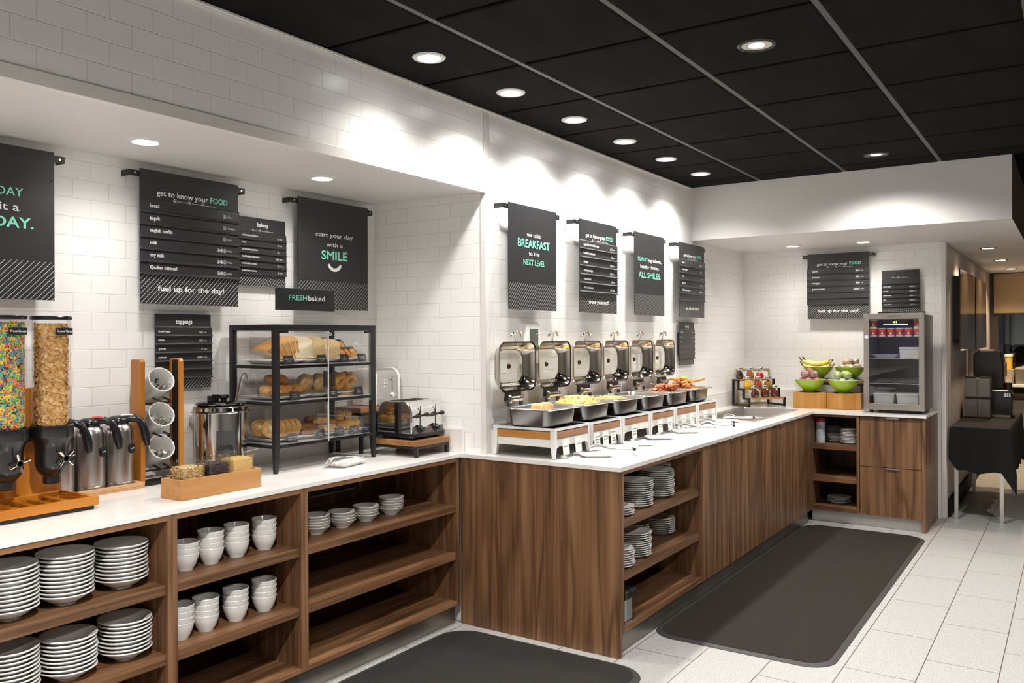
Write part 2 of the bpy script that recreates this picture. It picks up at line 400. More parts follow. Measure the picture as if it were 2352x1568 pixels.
# ------------------------------------------------------------------ recessed lamps
ring_white = mat('lamp_ring_white', (.70, .69, .67), .35)
ring_dark = mat('lamp_ring_bronze', (.05, .042, .036), .4, metal=.6)
lens_cool = mat('lamp_lens', (.9, .9, .9), .4, emit=((1, .98, .95), 14))
lens_warm = mat('lamp_lens_warm', (.9, .85, .8), .4, emit=((1, .84, .62), 8))
lens_dim = mat('lamp_lens_dim', (.5, .5, .5), .2, emit=((1, .98, .95), 1.6))
refl_m = mat('lamp_reflector', (.75, .75, .75), .12, metal=1)
LAMPLAB = {'wash': ('first', 'second', 'third', 'fourth', 'fifth', 'sixth')}
protos = {}; cnt = {}
def lamp(x, y, z, watts, ang, c, kind):
    i = cnt.get(kind, 0); cnt[kind] = i + 1
    if kind == 'wash': lab = LAMPLAB['wash'][i] + ' lit downlight from the left in the black ceiling row along the tiled wall'; grp = 'downlights along the tiled wall'
    elif kind == 'niche':
        lab = {2: 'lit downlight in the niche ceiling above the bread and bagels menu board', 3: 'lit downlight in the niche ceiling above the smile sign'}.get(i, 'lit downlight in the niche ceiling left of the cereal end, outside the view'); grp = 'downlights in the niche'
    elif kind == 'far': lab = ('left', 'right')[i] + ' small downlight in the soffit over the fruit bowls'; grp = 'downlights over the far counter'
    elif kind == 'hall': lab = ('nearest warm', 'middle thin', 'farthest warm')[i] + ' downlight in the hall ceiling above the black table'; grp = 'downlights in the hall'
    else: lab = {0: 'large reflector downlight in the black ceiling nearest the viewer', 1: 'large reflector downlight in the black ceiling near the far soffit'}.get(i, 'unseen reflector downlight added to the black ceiling for fill light'); grp = 'reflector downlights'
    rad = {'wash': .047, 'niche': .047, 'far': .05, 'hall': .055, 'main': .062}[kind]
    if kind not in protos:
        t = thing('recessed_downlight', lab, 'ceiling light', (x, y, z), 0, grp)
        rm = {'wash': ring_white, 'niche': ring_white, 'far': ring_white, 'hall': ring_dark, 'main': ring_dark}[kind]
        k = {'main': 1.28, 'hall': 1.25}.get(kind, 1.55)
        MB().lathe([(rad, .012), (rad * .99, -.002), (rad * 1.08, -.006), (rad * k * .94, -.005), (rad * k, 0), (rad * k, .004), (rad, .004)], 32).build('trim_ring', rm, t, smooth=40)
        if kind == 'main':
            MB().lathe([(rad * .99, -.002), (rad * .62, -.001), (rad * .6, .004)], 28).build('reflector', refl_m, t)
            MB().lathe([(1e-5, -.004), (rad * .45, -.0035), (rad * .62, -.001), (1e-5, .004)], 24).build('lens', lens_dim, t, smooth=40)
        else:
            MB().lathe([(1e-5, -.004), (rad * .9, -.0035), (rad * .985, -.001), (1e-5, .008)], 28).build('lens', lens_warm if kind == 'hall' else lens_cool, t, smooth=40)
        protos[kind] = t
    else:
        t = dup(protos[kind], (x, y, z), 0, lab, grp)
    ld = bpy.data.lights.new('lamp_light', 'SPOT'); ld.energy = watts; ld.color = c; ld.spot_size = R(ang); ld.spot_blend = 1.0; ld.shadow_soft_size = .05
    lo = bpy.data.objects.new('lamp_light', ld); col.objects.link(lo); lo.parent = t; lo.location = (0, 0, -.02)
for a in LAMPS: lamp(*a)

# ------------------------------------------------------------------ counters
CT, CB = .914, .894
CI = CT + .0007
mb = MB(); mb.box(-4, 3.682, 2.755, YN - .001, CB, CT)
t = thing('countertop', 'long white stone countertop in the tiled niche under the cereal and pastry case', 'countertop', (0, 0, 0))
mb.build('slab', quartz, t, bevel=.0015)
struct('trim_6', MB().box(-4, 3.681, YN - .022, YN - .001, CT + .0003, 1.04).box(3.66, 3.681, 2.76, YN - .0225, CT + .0003, 1.04), quartz)
t = thing('countertop', 'L-shaped white stone countertop carrying the chafing dishes and fridge', 'countertop', (0, 0, 0))
mb = MB(); mb.box(3.637, 6.16, 1.805, YW - .001, CB, CT).box(6.16, 7.27, 1.805, 1.965, CB, CT).box(6.16, 7.27, 2.42, YW - .001, CB, CT).box(7.27, XF - .001, 1.805, YW - .001, CB, CT)
mb.box(7.225, XF - .001, .962, 1.8049, CB, CT).box(3.637, 3.682, YW, 2.7545, CB, CT)
mb.build('slab', quartz, t)
struct('trim_7', MB().box(3.725, XF - .0215, YW - .021, YW - .001, CT + .0003, 1.04).box(XF - .021, XF - .001, .945, YW - .001, CT + .0003, 1.04), quartz)

# ------------------------------------------------------------------ walnut cabinets
inner = wood('walnut_inside', 'z', **WALI)
def open_unit(label, x0, x1, yf, yb, shelves, th=.02, kick=True, zb=.105, end=None, shelf_m=walnut_x):
    t = thing('shelf_cabinet', label, 'cabinet', ((x0 + x1) / 2, (yf + yb) / 2, 0))
    ox, oy = (x0 + x1) / 2, (yf + yb) / 2
    X0, X1, F, B = x0 - ox, x1 - ox, yf - oy, yb - oy
    for s, (a, b) in enumerate(((X0, X0 + th), (X1 - th, X1))):
        MB().box(a, b, F, B, zb, CB).build('side_panel', walnut_z, t, bevel=.0008)
    MB().box(X0 + th, X1 - th, B - .012, B, zb, CB).build('back_panel', walnut_z, t)
    MB().box(X0 + th, X1 - th, F, F + .02, .873, CB).build('top_rail', shelf_m, t, bevel=.0008)
    for k, (z, h) in enumerate(shelves):
        rec = .012 if k < len(shelves) - 1 else 0
        MB().box(X0 + th, X1 - th, F + rec, B - .012, z - h, z).build('shelf', shelf_m, t, bevel=.0012)
    if kick: MB().box(X0, X1, F + .035, F + .05, 0, zb).build('kick_plate', steel_kick, t)
    return t
SH = ((.638, .038), (.385, .040), (.127, .022))
open_unit('walnut shelf cabinet at the left end stacked with soup bowls', 1.256, 1.896, 2.76, 3.385, SH)
open_unit('walnut shelf cabinet in the middle of the niche stacked with white cups', 1.896, 2.536, 2.76, 3.385, SH)
open_unit('walnut shelf cabinet under the pastry case with small bowls and two empty shelves', 2.536, 3.633, 2.76, 3.385, SH)
open_unit('walnut shelf cabinet left of the view under the cereal dispenser', .616, 1.256, 2.76, 3.385, SH)
t = thing('cabinet_end_panel', 'wide walnut end panel of the buffet island facing the viewer', 'cabinet panel', (3.655, 2.29, 0))
MB().box(-.012, .022, -.475, .47, 0, CB - .001).build('panel', walnut_z, t, bevel=.001)
open_unit('walnut shelf cabinet at the near end of the island stacked with dinner plates', 3.678, 4.735, 1.815, 2.59, ((.65, .04), (.395, .042), (.14, .03)))
def door_unit(label, x0, x1, tabs, rt=.894):
    t = thing('door_cabinet', label, 'cabinet', ((x0 + x1) / 2, 2.2, 0)); ox = (x0 + x1) / 2; h = (x1 - x0) / 2
    MB().box(-h, h, -.363, .38, .10, .118).box(-h, h, .37, .38, .118, CB).box(-h, -h + .018, -.363, .37, .118, CB).box(h - .018, h, -.363, .37, .118, rt).box(-h, h, -.363, -.34, .87, CB).build('carcass', walnut_z, t)
    MB().box(-h, h, -.350, -.335, 0, .0995).build('kick_plate', steel_kick, t)
    for k in (0, 1):
        a, b = (-h + .001, -.0012) if k == 0 else (.0012, h - .001)
        d = MB().box(a, b, -.385, -.364, .105, CB - .006).build('door', walnut_z, t, bevel=.0008)
        hx = tabs[k] - ox
        MB().box(hx - .03, hx + .03, -.397, -.3855, .878, .8875).build('edge_pull', steel_h, d, bevel=.001)
door_unit('walnut two-door cabinet in the island next to the plate shelves', 4.735, 5.87, (5.25, 5.43))
door_unit('walnut two-door cabinet in the island next to the inner corner', 5.87, 7.18, (6.30, 6.60), .82)
# far cabinets face -x
t = open_unit('walnut shelf cabinet in the far corner holding a red-lidded canister and plates', -.193, .193, -.34, .34, ((.645, .042), (.378, .042), (.137, .036)), kick=False, shelf_m=walnut_x)
t.location = (7.58, 1.65, 0); t.rotation_euler = (0, 0, R(-90))
MB().box(-.193, .193, -.27, -.255, 0, .105).build('kick_plate', white_kick, t)
t = thing('drawer_cabinet', 'walnut cabinet with two deep drawers under the glass door fridge', 'cabinet', (7.58, 1.21, 0), R(-90))
MB().box(-.246, .214, -.31, -.29, .10, CB).box(-.246, .214, -.31, .34, .10, .118).box(-.246, -.23, -.29, .34, .118, CB).build('carcass', walnut_z, t)
MB().box(.2145, .24, -.34, .35, 0, CB - .001).build('end_panel', walnut_z, t, bevel=.0008)
MB().box(-.246, .213, -.27, -.255, 0, .10).build('kick_plate', white_kick, t)
for z0, z1 in ((.100, .485), (.490, .886)):
    d = MB().box(-.243, .2125, -.331, -.311, z0, z1).build('drawer', walnut_z, t, bevel=.0008)
    MB().box(-.045, .045, -.343, -.3315, z1 - .01, z1 + .0005).build('edge_pull', steel_h, d, bevel=.001)

# ------------------------------------------------------------------ mats on the floor
mat_pile = mat('charcoal_mat_pile', (.013, .012, .0115), .95, noise=(420, (.042, .038, .035), 2), bump=(500, .5, .002), spec=.1)
mat_pile2 = mat('brown_mat_pile', (.012, .0095, .008), .95, noise=(420, (.044, .036, .030), 2), bump=(500, .5, .002), spec=.1)
mat_rim = mat('rubber_mat_rim', (.030, .028, .028), .6)
def floor_mat_thing(label, x0, x1, y0, y1, r, pile):
    w_, d_ = x1 - x0, y1 - y0
    t = thing('floor_mat', label, 'mat', ((x0 + x1) / 2, (y0 + y1) / 2, 0))
    MB().loft([rrect(w_, d_, r, 0, 8), rrect(w_ - .004, d_ - .004, r, .003, 8), rrect(w_ - .06, d_ - .06, r - .02, .010, 8), rrect(w_ - .064, d_ - .064, r - .022, .004, 8)], cap=(True, False)).build('border', mat_rim, t, smooth=30)
    MB().loft([rrect(w_ - .062, d_ - .062, r - .021, .004, 8), rrect(w_ - .062, d_ - .062, r - .021, .0115, 8)]).build('pile', pile, t)
floor_mat_thing('dark charcoal floor mat lying in front of the niche cabinets', 1.75, 3.585, 1.62, 2.745, .16, mat_pile)
floor_mat_thing('long brown floor mat lying along the island doors', 4.03, 7.10, .94, 1.848, .14, mat_pile2)
# ------------------------------------------------------------------ hanging menu boards
def stripes(mb, x0, x1, z0, z1, y, gap, wd, m):
    """45 degree print lines clipped to a rectangle"""
    h = z1 - z0; k = x0 - h
    while k < x1:
        pts = []
        for (a, b) in ((k, z0), (k + wd, z0), (k + wd + h, z1), (k + h, z1)): pts.append((a, b))
        def clip(ps, f, g):
            out = []
            for i in range(len(ps)):
                p, q = ps[i], ps[(i + 1) % len(ps)]; fp, fq = f(p), f(q)
                if fp >= 0: out.append(p)
                if fp * fq < 0: t_ = fp / (fp - fq); out.append((p[0] + t_ * (q[0] - p[0]), p[1] + t_ * (q[1] - p[1])))
            return out
        ps = clip(pts, lambda p: p[0] - x0, 0)
        if len(ps) > 2: ps = clip(ps, lambda p: x1 - p[0], 0)
        if len(ps) > 2: mb._add([(p[0], y, p[1]) for p in ps], [tuple(range(len(ps)))], m)
        k += gap
def icon(mb, x, z, r, y, m, kind):
    mb.loft([[(x + q * math.cos(2 * PI * i / 14), y, z + q * math.sin(2 * PI * i / 14)) for i in range(14)] for q in (r, r * .84)], m, (False, False))
    if kind == 0: mb._add([(x - r * .5, y, z - r * .45), (x + r * .5, y, z - r * .45), (x, y, z + r * .6)], [(0, 1, 2)], m)
    elif kind == 1: mb._add([(x - r * .5, y, z - r * .05), (x + r * .35, y, z - r * .5), (x + r * .5, y, z + r * .15), (x - r * .1, y, z + r * .55)], [(0, 1, 2, 3)], m)
    else: mb._add([(x + r * .6 * math.cos(R(45 + a)) * (1 if a % 180 == 0 else .45), y, z + r * .6 * math.sin(R(45 + a)) * (1 if a % 180 == 0 else .45)) for a in (0, 90, 180, 270)], [(0, 1, 2, 3)], m)
def board(label, loc, rz, W, H, bar=True, head=None, lines=(), rows=None, foot=None, smile=None, striped=True, group='hanging menu boards', off=.062, sv=.433, blank=(), titled=True):
    """origin at the middle of the lower edge, on the wall; -Y faces the room"""
    t = thing('menu_board', label, 'menu sign', loc, rz, group)
    y1 = -off; y0 = y1 - .004
    if not bar: y1 = -.022; y0 = -.028
    p = MB().box(-W / 2, W / 2, y0, y1, 0, H).build('panel', sign_black, t, bevel=.0008)
    yy = y0 - .0012
    if striped:
        s_ = MB(); stripes(s_, -W / 2 + .001, W / 2 - .001, .001, H - sv if rows is None else .132 * H / .585, yy, .0215 if bar else .0165, .0026, 0)
        s_.build('stripe_print', stripe_grey, t)
    if bar:
        MB().box(-W / 2 - .045, W / 2 + .045, y1 + .0005, y1 + .006, H - .036, H - .010).box(-W / 2 - .045, -W / 2 - .039, y1 + .006, -.0005, H - .036, H - .010).box(W / 2 + .039, W / 2 + .045, y1 + .006, -.0005, H - .036, H - .010).build('wall_bracket', black_metal, t, bevel=.0015)
        for sx in (-1, 1):
            MB().lathe([(1e-5, .004), (.004, .004), (.005, .001), (.005, 0), (1e-5, 0)], 10, M=Matrix.Rotation(R(90), 3, 'X')).build('bolt', chrome, t, loc=(sx * (W / 2 + .022), y1 + .0005, H - .023), smooth=40)
            MB().sphere((0, 0, 0), (.0045, .003, .0045), 8).build('screw', black_metal, t, loc=(sx * (W / 2 - .012), y0, H - (.115 if rows is None else .118)), smooth=60)
    else:
        MB().box(-W / 2 + .02, W / 2 - .02, y1, -.0005, H * .25, H * .75).build('spacer', black_metal, t)
    used = False
    for (s, u, v, h, w_, m, b) in lines:      # text, centre u, baseline v from the top, cap height, width, colour, weight
        text(MB(), s, u - W / 2, H - v, h, w_, m, b, yy).build('lettering', [print_white, print_mint], t)
    L = MB()
    if smile:
        u, v, r = smile
        c = [(u - W / 2 + r * math.cos(R(a)), H - v + r * math.sin(R(a))) for a in range(205, 336, 10)]
        d = [(u - W / 2 + r * .74 * math.cos(R(a)), H - v + r * .05 + r * .74 * math.sin(R(a))) for a in range(205, 336, 10)]
        L.loft([[(a, yy, b) for a, b in c], [(a, yy, b) for a, b in d]], 0, (False, False), closed=False).build('smile_print', print_white, t)
    if head:
        k = W / .51; cx = 0
        if head == 'food':
            text(MB(), 'get to know your', -.045, H - .106, .0245, .262, 0, .02, yy).build('lettering', print_white, t); text(MB(), 'FOOD', .147, H - .106, .0255, .094, 1, .035, yy).build('lettering', [print_white, print_mint], t); hv, ir, pos = .121, .0085, (-.078, -.004, .068)
        else:
            if head != ' ': text(MB(), head, 0, H - .043, .021, None, 0, .025, yy).build('lettering', print_white, t)
            hv, ir, pos = .062, .0058, (-.055, -.012, .034)
        for q, (s, x) in enumerate(zip(('gluten free', '>5g of protein', 'vegetarian'), pos)):
            icon(L, x - ir, H - hv, ir, yy, 0, q); text(L, s, x + ir * .4, H - hv - .003, .0048 if bar else .0034, .055 if bar else .032, 0, .01, yy, 'l')
        used = True
    if foot:
        text(MB(), foot, 0, .058, .024, (.345 if 'day' in foot else .275), 0, .035, yy).build('lettering', print_white, t)
    if used: L.build('icon_print', print_white, t)
    if rows:
        v0, pitch, items = rows
        for i, it in enumerate(items):
            zt = H - v0 - i * pitch; zb = zt - pitch; n_ = pitch
            ex = .003
            prof = [(y0, zt + .006), (y0 - .004, zt + .001), (y0 - .005, zb + n_ * .20), (y0 - .013, zb + n_ * .06), (y0 - .012, zb + n_ * .0), (y0, zb + .004)]
            sl = MB().prism(prof, -W / 2 - ex, W / 2 + ex, 'yz').build('slat', slat_black, t, smooth=30)
            if it is None: continue
            nm, ic, cal = it
            T = MB(); fy = y0 - .0062; T2 = MB()
            fs = .0165 if bar else .0098
            if nm: text(T2, nm, -W / 2 + (.044 if bar else .012), zb + n_ * .46, fs, None, 0, .015 if bar else .02, fy, 'l', .88)
            ir = .0088 if bar else .0052; ix = W / 2 - (.082 if bar else .052)
            for q in range(ic): icon(T, ix - q * ir * 1.95, zb + n_ * .48, ir, fy, 0, 2 - q if ic > 1 else 2)
            if cal: text(T, cal, ix + ir * 2.0, zb + n_ * .40, .0075 if bar else .0050, None, 0, .01, fy, 'l', .75)
            if nm: T2.build('lettering', print_white, sl)
            if T.v: T.build('icon_print', print_white, sl)
    return t
ZB = 1.690; HB = .582
R6 = lambda *a: list(a)
# niche wall
board('charcoal hanging sign reading GOOD DAY cut off at the left edge of the photo', (1.525, YN, ZB), 0, .51, HB, lines=[('GOOD DAY', .258, .190, .032, .265, 1, .008), ('make it a', .268, .247, .031, .215, 0, .012), ('GREAT DAY.', .240, .310, .041, .375, 1, .035)])
board('charcoal hanging menu board listing bread, bagels and milk above the tall cutlery rack', (2.402, YN, ZB), 0, .512, HB, head='food', foot='fuel up for the day!',
      rows=(.134, .0535, [('bread', 1, '60 Cal'), ('bagels', 1, '240-340 Cal'), ('english muffin', 1, '110 Cal'), ('milk', 3, '130 Cal'), ('soy milk', 3, '110 Cal'), ('Quaker oatmeal', 3, '150 Cal')]))
board('small charcoal bakery menu board beside the smile sign', (2.838, YN, 1.798), 0, .291, .337, bar=False, head='bakery', group='small menu boards',
      rows=(.077, .0345, [('fresh baked danishes', 1, '330 Cal'), ('bread', 1, '60 Cal'), ('fresh-baked pastries', 1, ''), ('fresh-baked croissants', 2, '300 Cal'), ('fresh-baked muffins', 1, '340-400 Cal'), ('fresh-baked scones', 1, '420 Cal')]))
board('charcoal hanging sign reading start your day with a SMILE above the pastry case', (3.293, YN, ZB), 0, .52, HB, lines=[('start your day', .26, .192, .023, .275, 0, .012), ('with a', .26, .243, .023, .122, 0, .012), ('SMILE', .26, .312, .047, .19, 1, .035)], smile=(.26, .318, .058))
board('small charcoal toppings menu board behind the oatmeal kettle', (2.386, YN, 1.311), 0, .288, .338, bar=False, head='toppings', group='small menu boards',
      rows=(.062, .0385, [('brown sugar', 2, '15 Cal'), ('raisins', 2, '100 Cal'), ('granola', 1, '120 Cal'), ('oatmeal', 3, '150 Cal'), None, None]))
# island wall
board('charcoal hanging sign reading we take BREAKFAST to the NEXT LEVEL', (4.062, YW, ZB), 0, .508, HB, lines=[('we take', .255, .170, .024, .145, 0, .012), ('BREAKFAST', .26, .232, .046, .335, 1, .035), ('to the', .258, .275, .024, .112, 0, .012), ('NEXT LEVEL', .26, .330, .033, .228, 1, .006)])
board('charcoal hanging menu board listing scrambled eggs, potatoes and bacon, reading treat yourself', (4.850, YW, ZB), 0, .512, HB, head='food', foot='treat yourself!',
      rows=(.134, .0535, [('cage-free scrambled eggs', 2, '90 Cal'), ('breakfast potatoes', 1, '110 Cal'), ('sausage', 2, '210 Cal'), ('turkey sausage', 2, '60 Cal'), ('french toast', 1, '200 Cal'), ('thick-cut bacon', 2, '90 Cal')]))
board('charcoal hanging sign reading QUALITY ingredients, healthy choices, ALL SMILES', (5.635, YW, ZB), 0, .512, HB, lines=[('QUALITY', .135, .198, .028, .165, 1, .012), ('ingredients,', .345, .198, .025, .225, 0, .012), ('healthy choices,', .255, .248, .025, .32, 0, .012), ('ALL SMILES.', .255, .316, .042, .375, 1, .03)])
board('charcoal hanging menu board reading get a fresh start nearest the inner corner', (6.443, YW, ZB), 0, .53, HB, head='food', foot='get a fresh start!',
      rows=(.134, .0535, [('cheese', 3, '110 Cal'), ('cream cheese', 2, '70 Cal'), ('salsa', 1, '5 Cal'), ('jalapenos', 2, '10 Cal'), ('OIKOS greek yogurt', 3, '80 Cal'), None]))
board('small charcoal toppings menu board on the island wall right of the open lids', (6.425, YW, 1.311), 0, .306, .34, bar=False, head='toppings', group='small menu boards',
      rows=(.062, .0385, [('jalapenos', 2, '5 Cal'), ('cheese', 3, '110 Cal'), ('salsa', 1, '5 Cal'), None, None, None]))
# far wall
board('charcoal hanging menu board listing apples, bananas and oranges above the fruit bowls', (XF, 1.757, ZB), R(-90), .52, HB, head='food', foot='fuel up for the day!',
      rows=(.134, .0535, [('apples', 2, '72 Cal'), ('bananas', 2, '110 Cal'), ('oranges', 2, '80 Cal'), ('peanut butter', 3, '210 Cal'), None, None]))
board('small charcoal menu board listing greek yogurt and soy milk above the fridge', (XF, 1.249, 1.735), R(-90), .296, .365, bar=False, head=' ', group='small menu boards',
      rows=(.085, .0385, [None, ('greek yogurt', 3, '80 Cal'), ('soy milk', 3, '110 Cal'), ('peanut butter', 3, '210 Cal'), ('milk', 3, '130 Cal'), ('cream cheese', 2, '70 Cal')]))
# the counter sign over the pastry case
t = thing('counter_sign', 'small black FRESH baked sign standing on top of the pastry case', 'sign', (2.861, 3.10, 1.602))
MB().box(-.187, .187, -.003, .003, .068, .172).build('panel', sign_black, t, bevel=.0006)
text(MB(), 'FRESH', -.053, .117, .0255, .112, 1, .012, -.0042).build('lettering', [print_white, print_mint], t); text(MB(), 'baked', .066, .117, .0255, .108, 0, .02, -.0042).build('lettering', print_white, t)
MB().box(-.15, .19, .004, .006, .001, .17).box(-.15, .19, -.03, .03, -.001, .001).build('clear_stand', clear, t)
# wall fittings
t = thing('thermostat', 'white thermostat box on the tiled wall behind the second open lid', 'thermostat', (4.09, YW, 1.38))
MB().loft([rrect(.16, .245, .015, 0), rrect(.16, .245, .015, .03), rrect(.14, .225, .012, .045)]).build('body', melamine, t, rot=(R(90), 0, 0), loc=(0, 0, .12), smooth=40)
MB().box(-.038, .05, -.0475, -.0455, .09, .205).build('screen', mat('grey_screen', (.12, .13, .11), .1), t)
t = thing('wall_outlet', 'white wall outlet on the tiled wall behind the chafing dishes', 'outlet', (5.33, YW, 1.10))
MB().box(-.04, .04, -.008, 0, 0, .12).build('plate', melamine, t, bevel=.003)
for z in (.035, .085): MB().box(-.018, .018, -.0105, -.0082, z - .014, z + .014).build('socket', mat('socket_grey', (.5, .49, .47), .4), t, bevel=.002)
# ------------------------------------------------------------------ crockery on the shelves
def crock(name, prof, n=36):
    return MB().lathe(prof, n).build(name, stone_ware, smooth=35)
def soup_bowl():      # wide rimmed bowl, .185 across
    return crock('soup_bowl', [(1e-5, .003), (.030, .003), (.032, 0), (.036, 0), (.037, .004), (.062, .018), (.078, .031), (.0900, .0362), (.0922, .0390), (.0905, .0425), (.077, .0375), (.060, .022), (.034, .009), (1e-5, .008)])
def cup_bowl():
    return crock('cup', [(1e-5, .003), (.025, .003), (.026, 0), (.029, 0), (.030, .004), (.040, .020), (.0468, .040), (.0485, .0445), (.0525, .0655), (.0515, .0672), (.0503, .065), (.0470, .044), (.0445, .039), (.038, .022), (.026, .010), (1e-5, .008)], 32)
def side_bowl():
    return crock('fruit_dish', [(1e-5, .003), (.026, .003), (.028, 0), (.032, 0), (.033, .003), (.050, .020), (.063, .0335), (.0650, .0355), (.064, .037), (.060, .035), (.047, .022), (.030, .009), (1e-5, .008)], 32)
def plate():
    return crock('dinner_plate', [(1e-5, .003), (.055, .003), (.058, 0), (.063, 0), (.066, .004), (.078, .011), (.0955, .0165), (.0965, .018), (.0955, .0195), (.078, .0145), (.062, .008), (1e-5, .0075)])
def saucer():
    return crock('side_plate', [(1e-5, .003), (.036, .003), (.038, 0), (.042, 0), (.045, .004), (.060, .010), (.0695, .0145), (.0702, .016), (.069, .0175), (.058, .0125), (.042, .007), (1e-5, .0065)], 32)
_pr = {}
def stack(mk, x, y, z, n, pitch, what, where, cat, group, jitter=.0025):
    for i in range(n):
        if mk not in _pr: _pr[mk] = mk(); o = _pr[mk]; first = True
        else: o = dup(_pr[mk])
        o.location = (x + rnd.uniform(-1, 1) * jitter, y + rnd.uniform(-1, 1) * jitter, z + i * pitch + (.0006 * i))
        o.rotation_euler = (0, 0, rnd.uniform(0, 6))
        tag(o, ('only' if n == 1 else ordinal(n - 1 - i, n)) + ' ' + what + ' ' + where, cat, group)
UP, LO = .638, .385
for (x, y, n, w_) in ((1.372, 2.872, 11, 'left'), (1.563, 2.880, 11, 'middle'), (1.775, 2.892, 10, 'right')):
    stack(soup_bowl, x, y, UP + .0005, n, .0128, 'white soup bowl', f'in the {w_} stack on the upper left shelf', 'bowl', 'soup bowls on the upper left shelf')
for (x, y, n, w_) in ((1.372, 2.870, 10, 'left'), (1.565, 2.865, 9, 'middle'), (1.775, 2.870, 9, 'right')):
    stack(soup_bowl, x, y, LO + .0005, n, .0128, 'white soup bowl', f'in the {w_} stack on the second left shelf', 'bowl', 'soup bowls on the second left shelf')
for k, (x, n) in enumerate(((2.043, 3), (2.159, 4), (2.284, 4), (2.428, 4))):
    stack(cup_bowl, x, 2.892, UP + .0005, n, .0213, 'white cup', f'in the {("first", "second", "third", "fourth")[k]} stack on the upper middle shelf', 'cup', 'cups on the upper middle shelf', .001)
for k, (x, n) in enumerate(((2.005, 4), (2.119, 4), (2.263, 4), (2.410, 4))):
    stack(cup_bowl, x, 2.872, LO + .0005, n, .0213, 'white cup', f'in the {("first", "second", "third", "fourth")[k]} stack on the second middle shelf', 'cup', 'cups on the second middle shelf', .001)
for k, (x, n) in enumerate(((2.746, 5), (2.914, 4), (3.075, 4), (3.260, 5))):
    stack(side_bowl, x, 2.915, UP + .0005, n, .0125, 'small white dish', f'in the {("first", "second", "third", "fourth")[k]} stack under the pastry case', 'dish', 'small dishes under the pastry case')
for k, (x, y, n) in enumerate(((4.06, 1.930, 12), (4.374, 1.945, 13), (4.58, 2.05, 13))):
    stack(plate, x, y, .6505, n, .0105, 'white dinner plate', f'in the {("nearest", "middle", "farthest")[k]} stack on the top island shelf', 'plate', 'dinner plates on the top island shelf', .003)
for k, (x, y, n) in enumerate(((4.04, 1.932, 11), (4.36, 2.09, 8), (4.585, 2.03, 8))):
    stack(plate, x, y, .3955, n, .0105, 'white dinner plate', f'in the {("nearest", "middle", "farthest")[k]} stack on the middle island shelf', 'plate', 'dinner plates on the middle island shelf', .003)
stack(saucer, 3.82, 1.895, .6505, 4, .0105, 'white side plate', 'in the short stack on the top island shelf', 'plate', 'side plates on the island shelves', .004)
stack(saucer, 3.815, 1.893, .3955, 8, .0110, 'white side plate', 'in the near stack on the middle island shelf', 'plate', 'side plates on the island shelves', .004)
for k, (x, y, n) in enumerate(((7.62, 1.75, 9), (7.47, 1.70, 5), (7.375, 1.564, 10))):
    stack(saucer, x, y, .6455, n, .0112, 'white side plate', f'in the {("rear", "short", "front right")[k]} stack in the far corner cabinet', 'plate', 'side plates in the far corner cabinet', .003)
stack(plate, 7.45, 1.66, .1375, 4, .0110, 'white plate', 'in the stack at the bottom of the far cabinet', 'plate', 'plates at the bottom of the far cabinet', .003)
# sheet pans under the case cabinet
for k in range(5):
    o = MB().loft([rrect(.44, .40, .02, 0), rrect(.46, .42, .025, .012), rrect(.466, .426, .028, .013), rrect(.455, .415, .022, .012), rrect(.435, .395, .018, .003)], cap=(True, True)).build('tray', mat('dark_tray', (.05, .045, .04), .4, metal=.5), smooth=35)
    o.location = (2.82, 3.14, UP + .001 + k * .0135 + (.16 if True else 0))
    tag(o, ordinal(4 - k, 5) + ' dark tray in the stack hung under the pastry case worktop', 'tray', 'trays under the worktop')
t = thing('tray_rack', 'dark wire rack holding trays under the worktop beneath the pastry case', 'rack', (2.82, 3.14, UP))
for s in (-1, 1):
    MB().box(s * .236, s * .25, -.2, .2, .152, .255).box(s * .215, s * .236, -.2, .2, .152, .1575).build('bracket', black_metal, t)
# napkin holder at the bottom of the island
t = thing('napkin_holder', 'clear napkin holder with black lid on the bottom island shelf', 'napkin holder', (3.790, 1.890, .1405))
MB().loft([rrect(.11, .13, .012, 0), rrect(.12, .14, .012, .125)], cap=(True, False)).build('body', clear_plastic, t, smooth=40)
MB().box(-.04, .04, -.05, .05, .003, .105).build('napkin_stack', mat('napkin_grey', (.30, .31, .33), .8), t)
MB().loft([rrect(.124, .144, .012, .123), rrect(.124, .144, .012, .148), rrect(.108, .128, .012, .157)]).box(-.01, .01, -.02, .02, .157, .175).build('lid', black_plastic, t, smooth=40)
t = thing('wipes_canister', 'white canister with red lid on the far corner shelf', 'canister', (7.345, 1.782, .6455))
MB().lathe([(.036, 0), (.038, .004), (.038, .175), (1e-5, .175)], 24).build('body', mat('canister_body', (.62, .66, .70), .35), t, smooth=40)
MB().lathe([(.0385, .06), (.0385, .15)], 24).build('wrapper', mat('canister_wrap', (.40, .46, .54), .4), t, smooth=40)
MB().lathe([(.039, .175), (.039, .20), (.035, .205), (1e-5, .206)], 24).build('cap', mat('red_plastic', (.55, .02, .025), .35), t, smooth=40)

